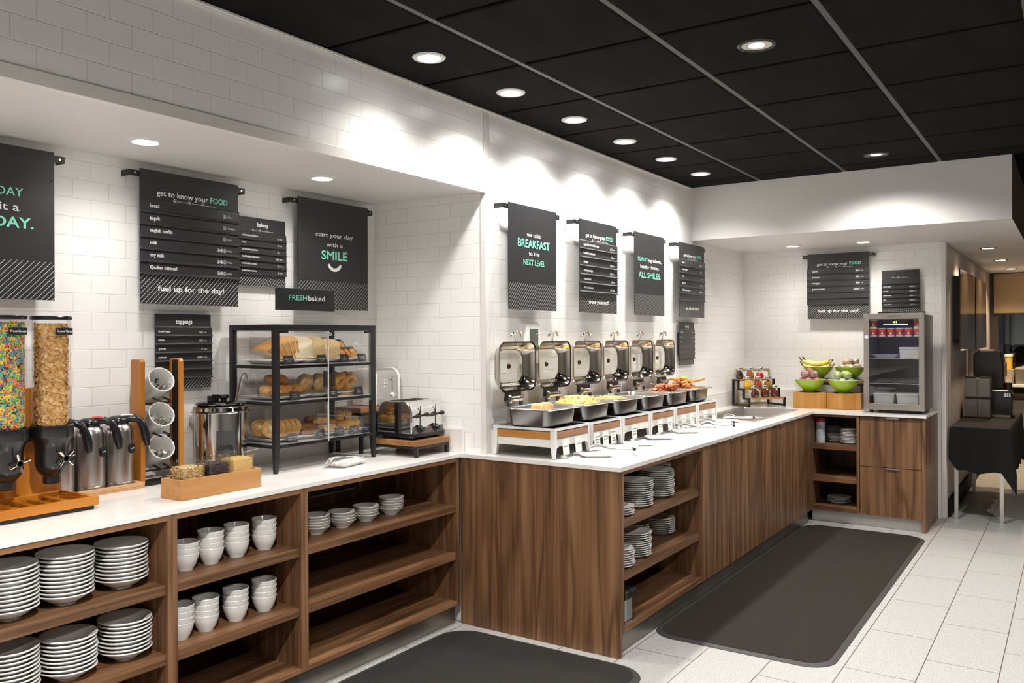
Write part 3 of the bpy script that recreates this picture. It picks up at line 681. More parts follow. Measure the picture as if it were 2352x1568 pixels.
# ------------------------------------------------------------------ cereal dispenser
t = thing('cereal_dispenser_stand', 'amber wooden cereal stand with slatted drip tray at the left edge', 'cereal stand', (1.505, 3.13, CI))
MB().box(-.50, .249, .118, .138, .012, .443).build('backboard', amber_z, t, bevel=.004)
mb = MB(); mb.box(-.50, .25, -.135, -.117, .014, .046).box(.232, .25, -.117, .118, .014, .046).box(-.50, .232, .10, .118, .014, .046)
mb.build('tray_frame', amber_x, t, bevel=.003)
MB().box(-.50, .232, -.117, .10, .012, .018).build('tray_floor', amber_x, t)
for k in range(11): MB().box(.165 - k * .058, .187 - k * .058, -.117, .10, .019, .033).build('slat', amber_x, t, bevel=.002)
MB().box(-.50, .235, -.125, .13, .0, .0118).build('base_rail', black_metal, t)
mb = MB(); mb.box(-.5, .20, .090, .117, .245, .285)
mb.build('support_bar', black_plastic, t, bevel=.004)
LOOPS = [mat('loop_%s' % n, c, .55, noise=((90, 90, 90), tuple(min(1, q * 1.25 + .02) for q in c), 2)) for n, c in (('orange', (.85, .30, .05)), ('yellow', (.85, .58, .07)), ('green', (.42, .60, .06)), ('teal', (.10, .32, .36)), ('red', (.78, .16, .14)), ('purple_gap_shade', (.30, .18, .22)))]
flake_m = mat('corn_flake', (.80, .50, .19), .6, noise=(60, (.62, .33, .10), 3))
flake_m2 = mat('corn_flake_light', (.82, .56, .26), .6)
def dispenser(x, kind, label, tagtxt):
    d = thing('cereal_dispenser', label, 'cereal dispenser', (x, 3.135, CI + .04), 0, 'clear cereal dispensers')
    MB().lathe([(.0665, .265), (.0665, .655)], 40).build('cylinder', clear_tube, d, smooth=40)
    MB().lathe([(.062, .655), (.069, .655), (.070, .664), (.066, .668), (1e-5, .669)], 36).build('lid', black_plastic, d, smooth=40)
    hp = [(.0, .055), (.027, .055), (.030, .058), (.030, .082), (.036, .088), (.050, .105), (.056, .125), (.056, .185), (.060, .205), (.071, .222), (.074, .230), (.074, .268), (.067, .270), (.066, .262), (1e-5, .262)]
    MB().lathe(hp, 36).build('hopper', black_plastic, d, smooth=35)
    MB().tube([(0, .02, .240), (0, .079, .232)], .016, 6).tube([(-.055, .04, .240), (-.062, .080, .236)], .010, 6).build('arm', black_plastic, d)
    kn = MB(); My = Matrix.Rotation(R(90), 3, 'X')
    kn.lathe([(1e-5, 0), (.011, 0), (.012, .004), (.012, .014), (.009, .017), (1e-5, .017)], 16, M=My)
    k = kn.build('knob_hub', black_plastic, d, loc=(.012, -.062, .150), smooth=35)
    kk = MB(); kk.tube([(0, .01, 0), (0, -.014, 0)], .0135, 12)
    for a in (45, 135, 225, 315) if kind == 'flakes' else (20, 105, 200, 285):
        kk.tube([(.012 * math.cos(R(a)), -.01, .012 * math.sin(R(a))), (.036 * math.cos(R(a)), -.012, .036 * math.sin(R(a)))], (.0042, .0058), 8)
    kk.build('knob_spokes', chrome, d, loc=(.012, -.065, .150), smooth=40)
    MB().box(-.032, .034, -.071, -.068, .600, .624).build('name_plate', black_matte, d, rot=(0, 0, R(8)))
    text(MB(), tagtxt, .001, .6085, .0085, .058, 0, .015, -.0725).build('lettering', print_white, d, rot=(0, 0, R(8)))
    mb = MB()
    if kind == 'loops':
        for i in range(1700):
            z = rnd.uniform(.277, .640); a = rnd.uniform(0, 2 * PI); rr = rnd.choice((.0545, .054, .053, .050))
            Mr = Matrix.Rotation(a, 3, 'Z') @ Matrix.Rotation(R(90) + rnd.gauss(0, .42), 3, 'Y') @ Matrix.Rotation(rnd.uniform(0, 3), 3, 'X').lerp(Matrix.Identity(3), .6)
            mb.torus((rr * math.cos(a), rr * math.sin(a), z), .0060, .0030, 9, 6, rnd.choice((0, 0, 1, 1, 2, 2, 3, 3, 3, 4, 5)), Mr)
        mb.lathe([(.046, .27), (.046, .643), (1e-5, .643)], 20, m=5)  # core in darkened purple imitates the shadowed gaps between loops
        o = mb.build('cereal_loops', LOOPS, smooth=60)
    else:
        for i in range(1500):
            z = rnd.uniform(.279, .636); a = rnd.uniform(0, 2 * PI); rr = rnd.uniform(.047, .0530); s_ = rnd.uniform(.008, .0125)
            Mr = Matrix.Rotation(a, 3, 'Z') @ Matrix.Rotation(rnd.gauss(R(72), .4), 3, 'Y') @ Matrix.Rotation(rnd.uniform(-1, 1), 3, 'X')
            pts = [Mr @ Vector((s_ * math.cos(q) * rnd.uniform(.7, 1.1), s_ * .8 * math.sin(q) * rnd.uniform(.7, 1.1), rnd.uniform(-.004, .004))) for q in [2 * PI * j / 8 for j in range(8)]]
            c0 = (rr * math.cos(a), rr * math.sin(a), z)
            mb._add([c0] + [(c0[0] + p.x, c0[1] + p.y, c0[2] + p.z) for p in pts], [(0, 1 + j, 1 + (j + 1) % 8) for j in range(8)], rnd.choice((0, 0, 0, 1)))
        mb.lathe([(.05, .27), (.05, .641), (1e-5, .641)], 20, m=0)
        o = mb.build('corn_flakes', [flake_m, flake_m2], smooth=60)
    o.location = d.location
    tag(o, 'bright ring-shaped cereal filling the left clear cylinder' if kind == 'loops' else 'golden flake cereal filling the right clear cylinder', 'cereal', None, 'stuff')
dispenser(1.493, 'loops', 'clear cereal cylinder with multicoloured loops at the left edge', 'Froot Loops')
dispenser(1.655, 'flakes', 'clear cereal cylinder with golden flakes beside the steel flasks', 'Frosted Flakes')

# ------------------------------------------------------------------ vacuum flasks on their tray
t = thing('flask_tray', 'pale wooden tray with raised rim under the steel flasks', 'tray', (1.932, 3.33, CI))
MB().box(-.172, .172, -.08, .066, 0, .008).build('base', maple_x, t)
MB().box(-.172, .172, -.08, -.068, .008, .024).box(-.172, .172, .054, .066, .008, .024).box(-.172, -.16, -.068, .054, .008, .024).box(.16, .172, -.068, .054, .008, .024).build('rim', maple_x, t, bevel=.002)
red_pl = mat('red_lever', (.62, .03, .02), .3); grey_pl = mat('grey_lever', (.60, .58, .53), .35); flask_steel = mat('flask_steel', (.50, .475, .445), .28, metal=1)
def flask(x, lab, lever, txt):
    f = thing('vacuum_flask', lab, 'flask', (x, 3.325, CI + .009), 0, 'steel flasks on the wooden tray')
    MB().lathe([(1e-5, 0), (.058, 0), (.060, .003), (.060, .012), (.0585, .014), (.060, .016), (.060, .022), (.0585, .024), (.060, .026), (.060, .225), (.056, .245), (.046, .258), (.040, .262), (1e-5, .263)], 36).build('body', flask_steel, f, smooth=35)
    MB().lathe([(.041, .262), (.043, .268), (.043, .276), (.036, .288), (.022, .294), (1e-5, .296)], 28).build('collar', black_plastic, f, smooth=40)
    mb = MB(); dx, dy = .80, -.60
    path = [(-.02, .27), (.03, .281), (.06, .283), (.085, .272), (.100, .240), (.108, .20), (.114, .165)]
    mb.tube([(dx * a, dy * a, b) for a, b in path], (.014, .014, .0135, .013, .0145, .0155, .009), 10, flat=1.15)
    mb.tube([(-dx * .02, -dy * .02, .275), (-dx * .055, -dy * .055, .277)], (.014, .010), 8).build('handle', black_plastic, f, smooth=50)
    MB().tube([(dx * .012, dy * .012, .295), (dx * .045, dy * .045, .297), (dx * .066, dy * .066, .293)], (.008, .008, .005), 8, flat=.6).build('lever', lever, f, smooth=50)
    MB().lathe([(1e-5, .0025), (.021, .0025), (.0215, 0), (1e-5, 0)], 20, M=Matrix.Rotation(R(90), 3, 'X')).build('badge', black_matte, f, loc=(.030, -.0535, .16), rot=(0, 0, R(29)), smooth=30)
    text(MB(), txt, 0, .1575, .006, .026, 0 if txt == 'milk' else 1, .02, -.0030).build('lettering', [print_white, print_mint], f, loc=(.030, -.0535, 0), rot=(0, 0, R(29)))
flask(2.030, 'steel vacuum flask with black handle and pale grey lever, right of the three', grey_pl, 'milk')
flask(1.905, 'steel vacuum flask with black handle and red lever, middle of the three', red_pl, 'soy milk')
flask(1.778, 'steel vacuum flask half hidden behind the flake cylinder', black_plastic, 'milk')

# ------------------------------------------------------------------ cutlery rack
t = thing('cutlery_rack', 'amber wooden post rack with three tilted cutlery cups', 'cutlery rack', (2.22, 3.33, CI))
MB().box(-.10, .115, -.06, .065, 0, .008).build('base_plate', black_matte, t)
for x0, x1 in ((-.108, -.086), (.078, .100)):
    pr = [(-.04, .008), (.036, .008), (.036, .515)] + [(-.04 + .012 * (1 - math.sin(R(a))) , .527 + .012 * math.cos(R(a))) for a in (0, 45, 90)]
    pr = [(-.04, .008), (.036, .008), (.036, .525), (.028, .537), (-.032, .537), (-.04, .525)]
    MB().prism(pr, x0, x1, 'yz').build('post', amber_z, t, bevel=.004)
MB().box(.0765, .078, -.028, .010, .01, .53).box(-.086, -.0845, -.028, .010, .01, .53).build('metal_strip', black_matte, t)
lav = mat('crock_inside', (.62, .60, .66), .3)
for k, z in enumerate((.425, .275, .135)):
    rot = Matrix.Rotation(R(62), 3, 'X') @ Matrix.Identity(3)
    Mr = Matrix.Rotation(R(-6), 3, 'Z') @ rot
    c = thing('cutlery_cup', ('top', 'middle', 'bottom')[k] + ' white cup of cutlery tilted in the amber rack', 'cutlery cup', (2.215, 3.335, CT + z), 0, 'white cups in the cutlery rack')
    MB().lathe([(1e-5, -.075), (.040, -.075), (.046, -.068), (.0555, .045), (.0575, .048), (.057, .052), (.053, .050), (.044, -.062), (1e-5, -.066)], 32, M=Mr).build('body', porcelain, c, smooth=40)
    mb = MB()
    for s in (-1, 1): mb.tube([(s * .025, -.012, -.058), (s * .025 + .002, -.07, -.070)], .0045, 6)
    mb.tube([(-.074, .01, -.082), (.070, .01, -.082)], .0045, 6).build('support_prong', black_metal, c)
    for q in range(11):
        sp = MB(); u = rnd.uniform(-.034, .034); ln = rnd.uniform(.015, .040); dz = -.032 + rnd.uniform(0, .014)
        a0 = Mr @ Vector((u * .8, dz, -.05)); a1 = Mr @ Vector((u, dz, ln)); a2 = Mr @ Vector((u * 1.05, dz + .004, ln + .012))
        sp.tube([a0, a1, a2], (.003, .0065, .0085), 6, flat=.5)
        o = sp.build('spoon', polished, smooth=50, loc=c.location)
        tag(o, 'bright spoon handle in the ' + ('top', 'middle', 'bottom')[k] + ' white cup of the cutlery rack', 'spoon', 'spoons in the ' + ('top', 'middle', 'bottom')[k] + ' cup')

# ------------------------------------------------------------------ oatmeal kettle
t = thing('soup_kettle', 'polished steel oatmeal kettle with black hinged lid and ladle', 'kettle', (2.492, 3.262, CI + .006))
MB().lathe([(.112, .0), (.115, .004), (.115, .285), (1e-5, .286)], 48).build('body', polished, t, smooth=35)
MB().lathe([(.112, .282), (.131, .282), (.133, .285), (.125, .290), (.121, .306), (.114, .312), (.104, .312), (1e-5, .311)], 48).build('rim', polished, t, smooth=35)
MB().lathe([(.10, .3125), (.112, .318), (.113, .322), (.108, .325), (.05, .332), (1e-5, .333)], 40).build('lid', mat('lid_dark', (.18, .175, .17), .12, metal=1), t, smooth=35)
mb = MB(); mb.lathe([(.014, .332), (.014, .340), (.024, .346), (.025, .356), (.020, .360), (1e-5, .361)], 20, c=(.008, -.01, 0)).box(-.05, -.03, .0, .03, .330, .356).box(-.03, -.012, -.005, .025, .330, .362)
mb.build('knob', black_plastic, t, smooth=40)
for a in (35, 150, 270): MB().lathe([(1e-5, -.006), (.012, -.006), (.012, 0), (1e-5, 0)], 10, c=(.09 * math.cos(R(a)), .09 * math.sin(R(a)), 0)).build('foot', black_plastic, t)
lbl = MB(); pa = []
for k in range(9):
    a = R(-117 + (k - 4) * 4.9); pa.append((.1156 * math.cos(a), .1156 * math.sin(a)))
lbl.loft([[(x, y, .095) for x, y in pa], [(x, y, .205) for x, y in pa]], 0, (False, False), closed=False)
lbl.build('label', mat('kettle_label', (.10, .105, .108), .25, metal=.5), t, smooth=40)
q = MB(); text(q, 'QUAKER', 0, .114, .020, .068, 0, .03, 0)
q.v = [(.1163 * math.cos(R(-117) + x / .1163), .1163 * math.sin(R(-117) + x / .1163), z + .010 - 6 * x * x) for x, y, z in q.v]
q.build('lettering', black_matte, t)
t = thing('ladle', 'steel ladle handle hooked out of the oatmeal kettle lid', 'ladle', (2.575, 3.262, CT + .32))
MB().tube([(0, 0, 0), (.010, -.004, .05), (.022, -.008, .105), (.030, -.010, .128), (.036, -.012, .137), (.046, -.014, .137), (.052, -.016, .125), (.052, -.016, .112)], .0095, 8, flat=.22).build('handle', steel, t, smooth=40)

# ------------------------------------------------------------------ toppings in the oak box
t = thing('toppings_box', 'honey coloured wooden box holding three clear topping jars', 'wooden box', (2.193, 2.921, CI))
mb = MB(); mb.box(-.193, .193, -.063, -.050, 0, .078).box(-.193, .193, .050, .063, 0, .078).box(-.193, -.18, -.05, .05, 0, .078).box(.18, .193, -.05, .05, 0, .078).box(-.18, .18, -.05, .05, 0, .01)
mb.build('box', oak_x, t)
gran = [mat('granola_a', (.58, .40, .17), .7), mat('granola_b', (.42, .27, .09), .7), mat('granola_c', (.70, .56, .32), .7)]
rais = [mat('raisin_a', (.045, .022, .02), .45), mat('raisin_b', (.025, .012, .012), .4)]
sug = mat('brown_sugar', (.52, .31, .085), .85, noise=(160, (.60, .40, .14), 4), bump=(220, .8, .003))
for k, (nm, lab, ms) in enumerate((('granola', 'coarse golden granola in the left clear jar', gran), ('raisins', 'dark raisins in the middle clear jar', rais), ('brown_sugar', 'tan brown sugar in the right clear jar', [sug]))):
    x = 2.193 - .118 + k * .118; z0 = CI + .0105
    j = thing('topping_jar', ('left clear square jar holding granola', 'middle clear square jar holding raisins', 'right clear square jar holding brown sugar')[k], 'jar', (x, 2.921, z0), 0, 'clear topping jars')
    MB().loft([rrect(.094, .092, .010, 0), rrect(.104, .098, .010, .124)], cap=(True, False)).build('body', clear, j, smooth=40)
    mb = MB(); mb.loft([rrect(.108, .102, .010, .1242), rrect(.108, .102, .010, .132)], cap=(False, True)); mb.sphere((-.045, 0, .136), .006, 8).sphere((.02, .035, .136), .005, 8)
    mb.build('lid', clear_plastic, j, smooth=40)
    mb = MB()
    if k == 2:
        mb.loft([rrect(.088, .086, .008, .003), rrect(.096, .090, .008, .110), rrect(.080, .076, .008, .117)])
    else:
        mb.loft([rrect(.080, .078, .008, .004), rrect(.088, .084, .008, .103)], 1)
        for q in range(760):
            side = rnd.random(); h = rnd.uniform(.006, .105); e = .0412 + .004 * h / .105; b_ = .0395 + .003 * h / .105
            u = rnd.uniform(-1, 1)
            p = (u * e, -b_, h) if side < .32 else (-e, u * b_, h) if side < .55 else (e, u * b_, h) if side < .65 else (u * e, rnd.uniform(-b_, b_), .107)
            r_ = rnd.uniform(.003, .0046); mb.sphere(p, (r_, r_ * rnd.uniform(.5, 1), r_ * rnd.uniform(.5, 1)), 6, rnd.randrange(len(ms)), 5, .3)
    o = mb.build(nm, ms, smooth=70, loc=(x, 2.921, z0)); tag(o, lab, 'topping', None, 'stuff')
t = thing('serving_spoon', 'clear plastic scoop handle sticking out of the brown sugar jar', 'spoon', (2.372, 2.93, CT + .142))
MB().tube([(-.02, 0, 0), (.02, -.004, .005), (.055, -.008, .008)], (.004, .004, .005), 6, flat=.5).build('handle', clear_plastic, t)
# ------------------------------------------------------------------ pastry case
CX0, CX1, CY0, CY1 = 2.632, 3.302, 3.055, 3.380
t = thing('pastry_case', 'black framed glass pastry case with three shelves of bread and pastries', 'display case', ((CX0 + CX1) / 2, (CY0 + CY1) / 2, CI))
hw, hd = (CX1 - CX0) / 2, (CY1 - CY0) / 2; ps = .026
SHZ = (.132, .330, .500); TOP = .687
for sx in (-1, 1):
    for sy in (-1, 1):
        xa, ya = sx * hw, sy * hd; xi, yi = sx * (hw - ps), sy * (hd - ps); xt, yt = sx * (hw - .017), sy * (hd - .017)
        a_ = lambda x0, x1, y0, y1, z: [(x0, y0, z), (x1, y0, z), (x1, y1, z), (x0, y1, z)]
        MB().loft([a_(xa, xt, ya, yt, 0), a_(xa, xi, ya, yi, .115), a_(xa, xi, ya, yi, TOP)]).build('leg', black_metal, t, bevel=.001)
mb = MB()
for z0, z1 in ((TOP - .026, TOP - .0001),):
    for s in (-1, 1):
        mb.box(-hw + ps, hw - ps, s * hd, s * (hd - ps), z0, z1).box(s * hw, s * (hw - ps), -hd + ps, hd - ps, z0, z1)
mb.build('top_frame', black_metal, t, bevel=.001)
for z in SHZ:
    mb = MB()
    for s in (-1, 1): mb.box(-hw + ps, hw - ps, s * (hd - .002), s * (hd - .018), z - .018, z - .004).box(s * (hw - .002), s * (hw - .018), -hd + ps, hd - ps, z - .018, z - .004)
    mb.build('shelf_frame', black_metal, t)
    MB().box(-hw + .019, hw - .019, -hd + .019, hd - .019, z - .006, z).build('shelf', mat('shelf_board', (.62, .60, .60), .3), t)
for s in (-1, 1): MB().box(s * (hw - .010), s * (hw - .012), -hd + ps, hd - ps, .135, TOP - .03).build('side_glass', clear, t)
for s in (-1, 1):
    d = MB().box(s * .002, s * (hw - ps - .003), -hd + .002, -hd + .006, .118, TOP - .028).build('door_glass', clear, t)
    MB().box(s * .0005, s * .003, -hd + .0015, -hd + .0065, .118, TOP - .028).build('door_edge', mat('glass_edge', (.55, .55, .55), .2), d)
    MB().box(s * .016, s * .036, -hd - .008, -hd + .0015, .385, .462).build('door_handle', black_matte, d, bevel=.001)
    MB().box(s * (hw - ps - .05), s * (hw - ps - .004), -hd - .004, -hd + .010, TOP - .040, TOP - .028).box(s * (hw - ps - .05), s * (hw - ps - .004), -hd - .004, -hd + .010, .116, .128).build('hinge_clip', black_metal, d)
    MB().torus((s * .010, -hd - .001, TOP - .045), .007, .0025, 12, 6, M=Matrix.Rotation(R(90), 3, 'X')).build('magnet_catch', chrome, d, smooth=50)
MB().box(-hw + ps, hw - ps, -hd + ps, hd - ps, TOP - .006, TOP - .003).build('top_glass', clear, t)
cx, cy = (CX0 + CX1) / 2, (CY0 + CY1) / 2
z1, z2, z3 = (CI + q + .0006 for q in SHZ)

# plates inside the case
def case_plate(x, y, z, w_, d_, lab):
    o = MB().loft([rrect(w_ * .66, d_ * .66, .02, .0), rrect(w_ * .70, d_ * .70, .022, .003), rrect(w_ * .97, d_ * .97, .03, .016), rrect(w_, d_, .03, .018), rrect(w_ * .97, d_ * .97, .03, .0195), rrect(w_ * .70, d_ * .70, .022, .007)]).build('serving_plate', melamine, smooth=40, loc=(x, y, z))
    return tag(o, lab, 'plate', 'serving plates in the pastry case')
PL = {}
for key, x, z, w_, lab in (('toast', 2.755, z3, .20, 'sliced white bread'), ('wheat', 2.93, z3, .15, 'wheat bread slices'), ('rye', 3.075, z3, .13, 'rye bread slices'), ('choc', 3.205, z3, .13, 'chocolate drizzled pastries'),
                         ('crois', 2.775, z2, .24, 'butter croissants'), ('muffin', 3.00, z2, .19, 'english muffins'), ('bagel', 3.19, z2, .15, 'bagels'),
                         ('danish', 2.75, z1, .19, 'swirled danishes'), ('banana', 2.91, z1, .12, 'banana bread'), ('scone', 3.04, z1, .12, 'scones'), ('mini', 3.195, z1, .17, 'muffins')):
    PL[key] = case_plate(x, cy - .005, z, w_, .25, 'white plate of ' + lab + ' in the pastry case')
PZ = .0208
crust = mat('bread_crust', (.70, .33, .07), .65, noise=(30, (.58, .24, .045), 3), bump=(120, .25, .001))
crumb = mat('bread_crumb', (.86, .76, .55), .8, noise=(90, (.80, .68, .45), 4), bump=(260, .4, .001))
wheat_m = mat('wheat_crumb', (.72, .53, .28), .8, noise=(90, (.62, .42, .20), 4), bump=(260, .4, .001))
def slice_mb(w_, h, th):
    pts = [(-w_ / 2, 0), (w_ / 2, 0), (w_ / 2 * .98, h * .62)] + [(w_ / 2 * 1.04 * math.cos(R(a)), h * .72 + h * .28 * math.sin(R(a))) for a in (10, 35, 62, 90, 118, 145, 170)] + [(-w_ / 2 * .98, h * .62)]
    n = len(pts); mb = MB()
    mb._add([(u, -th / 2, v) for u, v in pts] + [(u, th / 2, v) for u, v in pts], [tuple(range(n)), tuple(range(n, 2 * n))[::-1]] + [(i, (i + 1) % n, n + (i + 1) % n, n + i) for i in range(n)], [1, 1] + [0] * n)
    return mb
bs = slice_mb(.108, .108, .0105).build('bread_slice', [crust, crumb], bevel=.001)
tag(bs, 'outermost of the fanned white bread slices at the left of the top case shelf', 'bread', 'fanned white bread slices')
NUM = ['first', 'second', 'third', 'fourth', 'fifth', 'sixth', 'seventh', 'eighth', 'ninth', 'tenth', 'eleventh', 'twelfth']
for i in range(11):
    o = bs if i == 0 else dup(bs)
    f = i / 10
    o.location = (2.752 + .0118 * i, cy - .005 + .004 * (i % 2), z3 + PZ + .006); o.rotation_euler = (R(-64 + 56 * f), 0, R(90))
    o['label'] = NUM[i] + ' white bread slice of the leaning fan on the top case shelf'
def leaner(m2, x, lab, grp, n, dx, th=.014, w_=.115, h=.11, tilt=-8):
    p = slice_mb(w_, h, th).build('bread_slice', [crust, m2], bevel=.001)
    for i in range(n):
        o = p if i == 0 else dup(p)
        o.location = (x + dx * i, cy - .062 + .019 * i, z3 + PZ + .0015); o.rotation_euler = (R(-10 + 3 * i), 0, R(-14 + 4 * i))
        tag(o, NUM[i] + ' ' + lab, 'bread', grp)
leaner(crumb, 2.890, 'pale white bread slice standing by the front glass of the top case shelf', 'standing white slices', 3, .004)
leaner(wheat_m, 2.972, 'wheat bread slice standing in the middle of the top case shelf', 'wheat bread slices', 4, .005)
leaner(wheat_m, 3.085, 'rye bread slice standing right of the wheat bread', 'rye bread slices', 4, .005, w_=.10, h=.095)
golden = mat('croissant_gold', (.76, .36, .07), .42, noise=(40, (.52, .19, .03), 3), bump=(70, .35, .002), coat=.15)
def croissant_mb(L_=.12, r=.0245):
    mb = MB(); rings = []; n = 26
    for i in range(n + 1):
        s = i / n * 2 - 1; a = s * 1.05
        rr = r * max(.12, (1 - abs(s) ** 2.4)) * (1 + .12 * (1 if (i % 4) < 2 else 0)) * (.75 if abs(s) > .9 else 1)
        c = Vector((L_ / 2 * math.sin(a) / math.sin(1.05), -.030 * (math.cos(a) - 1) * -1.0, r * .95))
        d = Vector((math.cos(a), math.sin(a) * .55, 0)).normalized(); b = Vector((0, 0, 1)); e = b.cross(d)
        rings.append([c + e * rr * math.cos(2 * PI * j / 12) + b * rr * .92 * math.sin(2 * PI * j / 12) + Vector((0, 0, (rr - r) * .5)) for j in range(12)])
    return mb.loft(rings)
cr = croissant_mb().build('croissant', golden, smooth=60)
grp = 'butter croissants'
for i, (x, y, z, a) in enumerate(((2.700, .0, 0, 80), (2.745, .0, 0, 86), (2.790, .0, 0, 84), (2.832, .0, 0, 88), (2.868, -.035, 0, 20), (2.755, .03, .048, 84), (2.812, .03, .048, 80))):
    o = cr if i == 0 else dup(cr)
    o.location = (x, cy - .01 + y, z2 + PZ + z); o.rotation_euler = (0, 0, R(a))
    tag(o, NUM[i] + ' golden croissant from the left on the middle case shelf', 'croissant', grp)
choc = mat('chocolate', (.05, .022, .012), .35)
cc = MB(); cc.add(croissant_mb(.11, .024))
for k in range(9):
    x = -.042 + k * .0105; cc.tube([(x - .006, -.028, .018), (x, -.016, .046), (x + .003, .002, .054), (x + .006, .02, .046), (x + .010, .030, .020)], .0016, 5, 1)
cc = cc.build('chocolate_croissant', [golden, choc], smooth=60)
for i, (x, y, z, a) in enumerate(((3.165, -.02, 0, 75), (3.212, -.01, 0, 70), (3.258, -.005, 0, 76), (3.20, .03, .040, 80))):
    o = cc if i == 0 else dup(cc); o.location = (x, cy + y, z3 + PZ + z); o.rotation_euler = (0, 0, R(a))
    tag(o, NUM[i] + ' chocolate drizzled croissant at the right of the top case shelf', 'pastry', 'chocolate drizzled croissants')
muf = mat('muffin_pale', (.76, .62, .38), .75, noise=(40, (.66, .48, .24), 3)); muft = mat('muffin_top', (.52, .27, .08), .7, noise=(40, (.70, .48, .22), 3))
em = MB().lathe([(1e-5, 0), (.040, 0), (.044, .004)], 24, m=1).lathe([(.044, .004), (.0465, .013), (.044, .024)], 24, m=0).lathe([(.044, .024), (.040, .028), (1e-5, .0285)], 24, m=1).build('english_muffin', [muf, muft], smooth=50)
for i, (x, y) in enumerate(((2.93, -.06), (2.953, -.028), (2.972, .004), (2.992, .034), (3.025, -.06), (3.045, -.028), (3.065, .004), (3.082, .034))):
    o = em if i == 0 else dup(em); o.location = (x, cy + y, z2 + PZ + .0435); o.rotation_euler = (R(-68), 0, R(14))
    tag(o, NUM[i % 4] + ' pale english muffin from the front in the ' + ('left' if i < 4 else 'right') + ' row of the case', 'english muffin', 'english muffins')
bg = MB().torus((0, 0, 0), .032, .0195, 24, 12, flat=.92).build('bagel', mat('bagel_crust', (.74, .39, .09), .45, noise=(18, (.56, .25, .045), 3), coat=.1), smooth=60)
for i, (x, y) in enumerate(((3.150, -.048), (3.166, .010), (3.224, -.045), (3.240, .013))):
    o = bg if i == 0 else dup(bg); o.location = (x, cy + y, z2 + PZ + .048); o.rotation_euler = (R(-66), 0, R(12))
    tag(o, NUM[i] + ' brown bagel at the right of the middle case shelf', 'bagel', 'bagels')
dan = mat('danish_dough', (.72, .45, .15), .55, noise=(30, (.58, .28, .06), 3), coat=.1); dcream = mat('danish_cream', (.80, .64, .34), .5)
dm = MB().lathe([(1e-5, 0), (.042, 0), (.046, .004), (.043, .010), (1e-5, .011)], 26)
sp = [(r_ * math.cos(a), r_ * math.sin(a), .0115) for a, r_ in ((q * .35, .004 + q * .0013) for q in range(30))]
dm.tube(sp, .0045, 6, 0).lathe([(1e-5, .012), (.010, .012), (.011, .016), (1e-5, .018)], 12, m=1)
dm = dm.build('danish', [dan, dcream], smooth=50)
for i in range(8):
    o = dm if i == 0 else dup(dm); o.location = (2.700 + .0315 * (i % 5), cy - .055 + .080 * (i // 5), z1 + PZ + .040); o.rotation_euler = (R(62), 0, R(-42))
    tag(o, NUM[i] + ' swirled danish from the left on the bottom case shelf', 'danish', 'swirled danishes')
bb = mat('banana_bread', (.30, .13, .035), .75, noise=(70, (.20, .075, .02), 4), bump=(150, .4, .001))
bl = MB().loft([rrect(.085, .030, .005, 0), rrect(.090, .032, .006, .030), rrect(.082, .030, .008, .044), rrect(.05, .02, .006, .050)]).build('banana_bread_slice', bb, smooth=40)
for i in range(5):
    o = bl if i == 0 else dup(bl); o.location = (2.912, cy - .075 + .034 * i, z1 + PZ); o.rotation_euler = (0, 0, R(-6 + 3 * i))
    tag(o, NUM[i] + ' dark banana bread slice from the front on the bottom case shelf', 'banana bread', 'banana bread slices')
scm = mat('scone', (.50, .27, .10), .8, noise=(50, (.62, .40, .18), 4), bump=(90, .5, .003))
sc_ = MB().loft([[(-.042, -.028, 0), (.042, -.028, 0), (0, .045, 0)], [(-.045, -.030, .018), (.045, -.030, .018), (0, .048, .018)], [(-.030, -.020, .034), (.030, -.020, .034), (0, .032, .032)]]).build('scone', scm, bevel=.006, seg=3)
for i, (x, y, z) in enumerate(((3.025, -.06, 0), (3.070, -.055, 0), (3.020, .0, .0), (3.072, .005, 0), (3.045, -.03, .036), (3.045, .045, .036))):
    o = sc_ if i == 0 else dup(sc_); o.location = (x, cy + y, z1 + PZ + z); o.rotation_euler = (0, 0, R(20 + 45 * i))
    tag(o, NUM[i] + ' brown scone from the front on the bottom case shelf', 'scone', 'scones')
mtop = [mat('mini_muffin_top', (.58, .30, .09), .7, noise=(50, (.42, .18, .04), 4), bump=(90, .4, .002)), mat('mini_muffin_paper', (.66, .44, .20), .7), mat('berry', (.35, .02, .035), .4), mat('mini_muffin_yellow', (.74, .46, .10), .7, bump=(90, .4, .002))]
def minim(kind):
    mb = MB(); n = 28
    mb.loft([[(r_ * (1 + .05 * (j % 2)) * math.cos(2 * PI * j / n), r_ * (1 + .05 * (j % 2)) * math.sin(2 * PI * j / n), z) for j in range(n)] for r_, z in ((.018, 0), (.025, .026))], 1, (True, True))
    mb.sphere((0, 0, .026), (.029, .029, .020), 14, kind, bumpy=.05)
    for q in range(5): a = rnd.uniform(0, 6); mb.sphere((.018 * math.cos(a), .018 * math.sin(a), .038), .0045, 6, 2)
    return mb.build('muffin', mtop, smooth=60)
mA, mB_ = minim(0), minim(3)
uA = uB = False
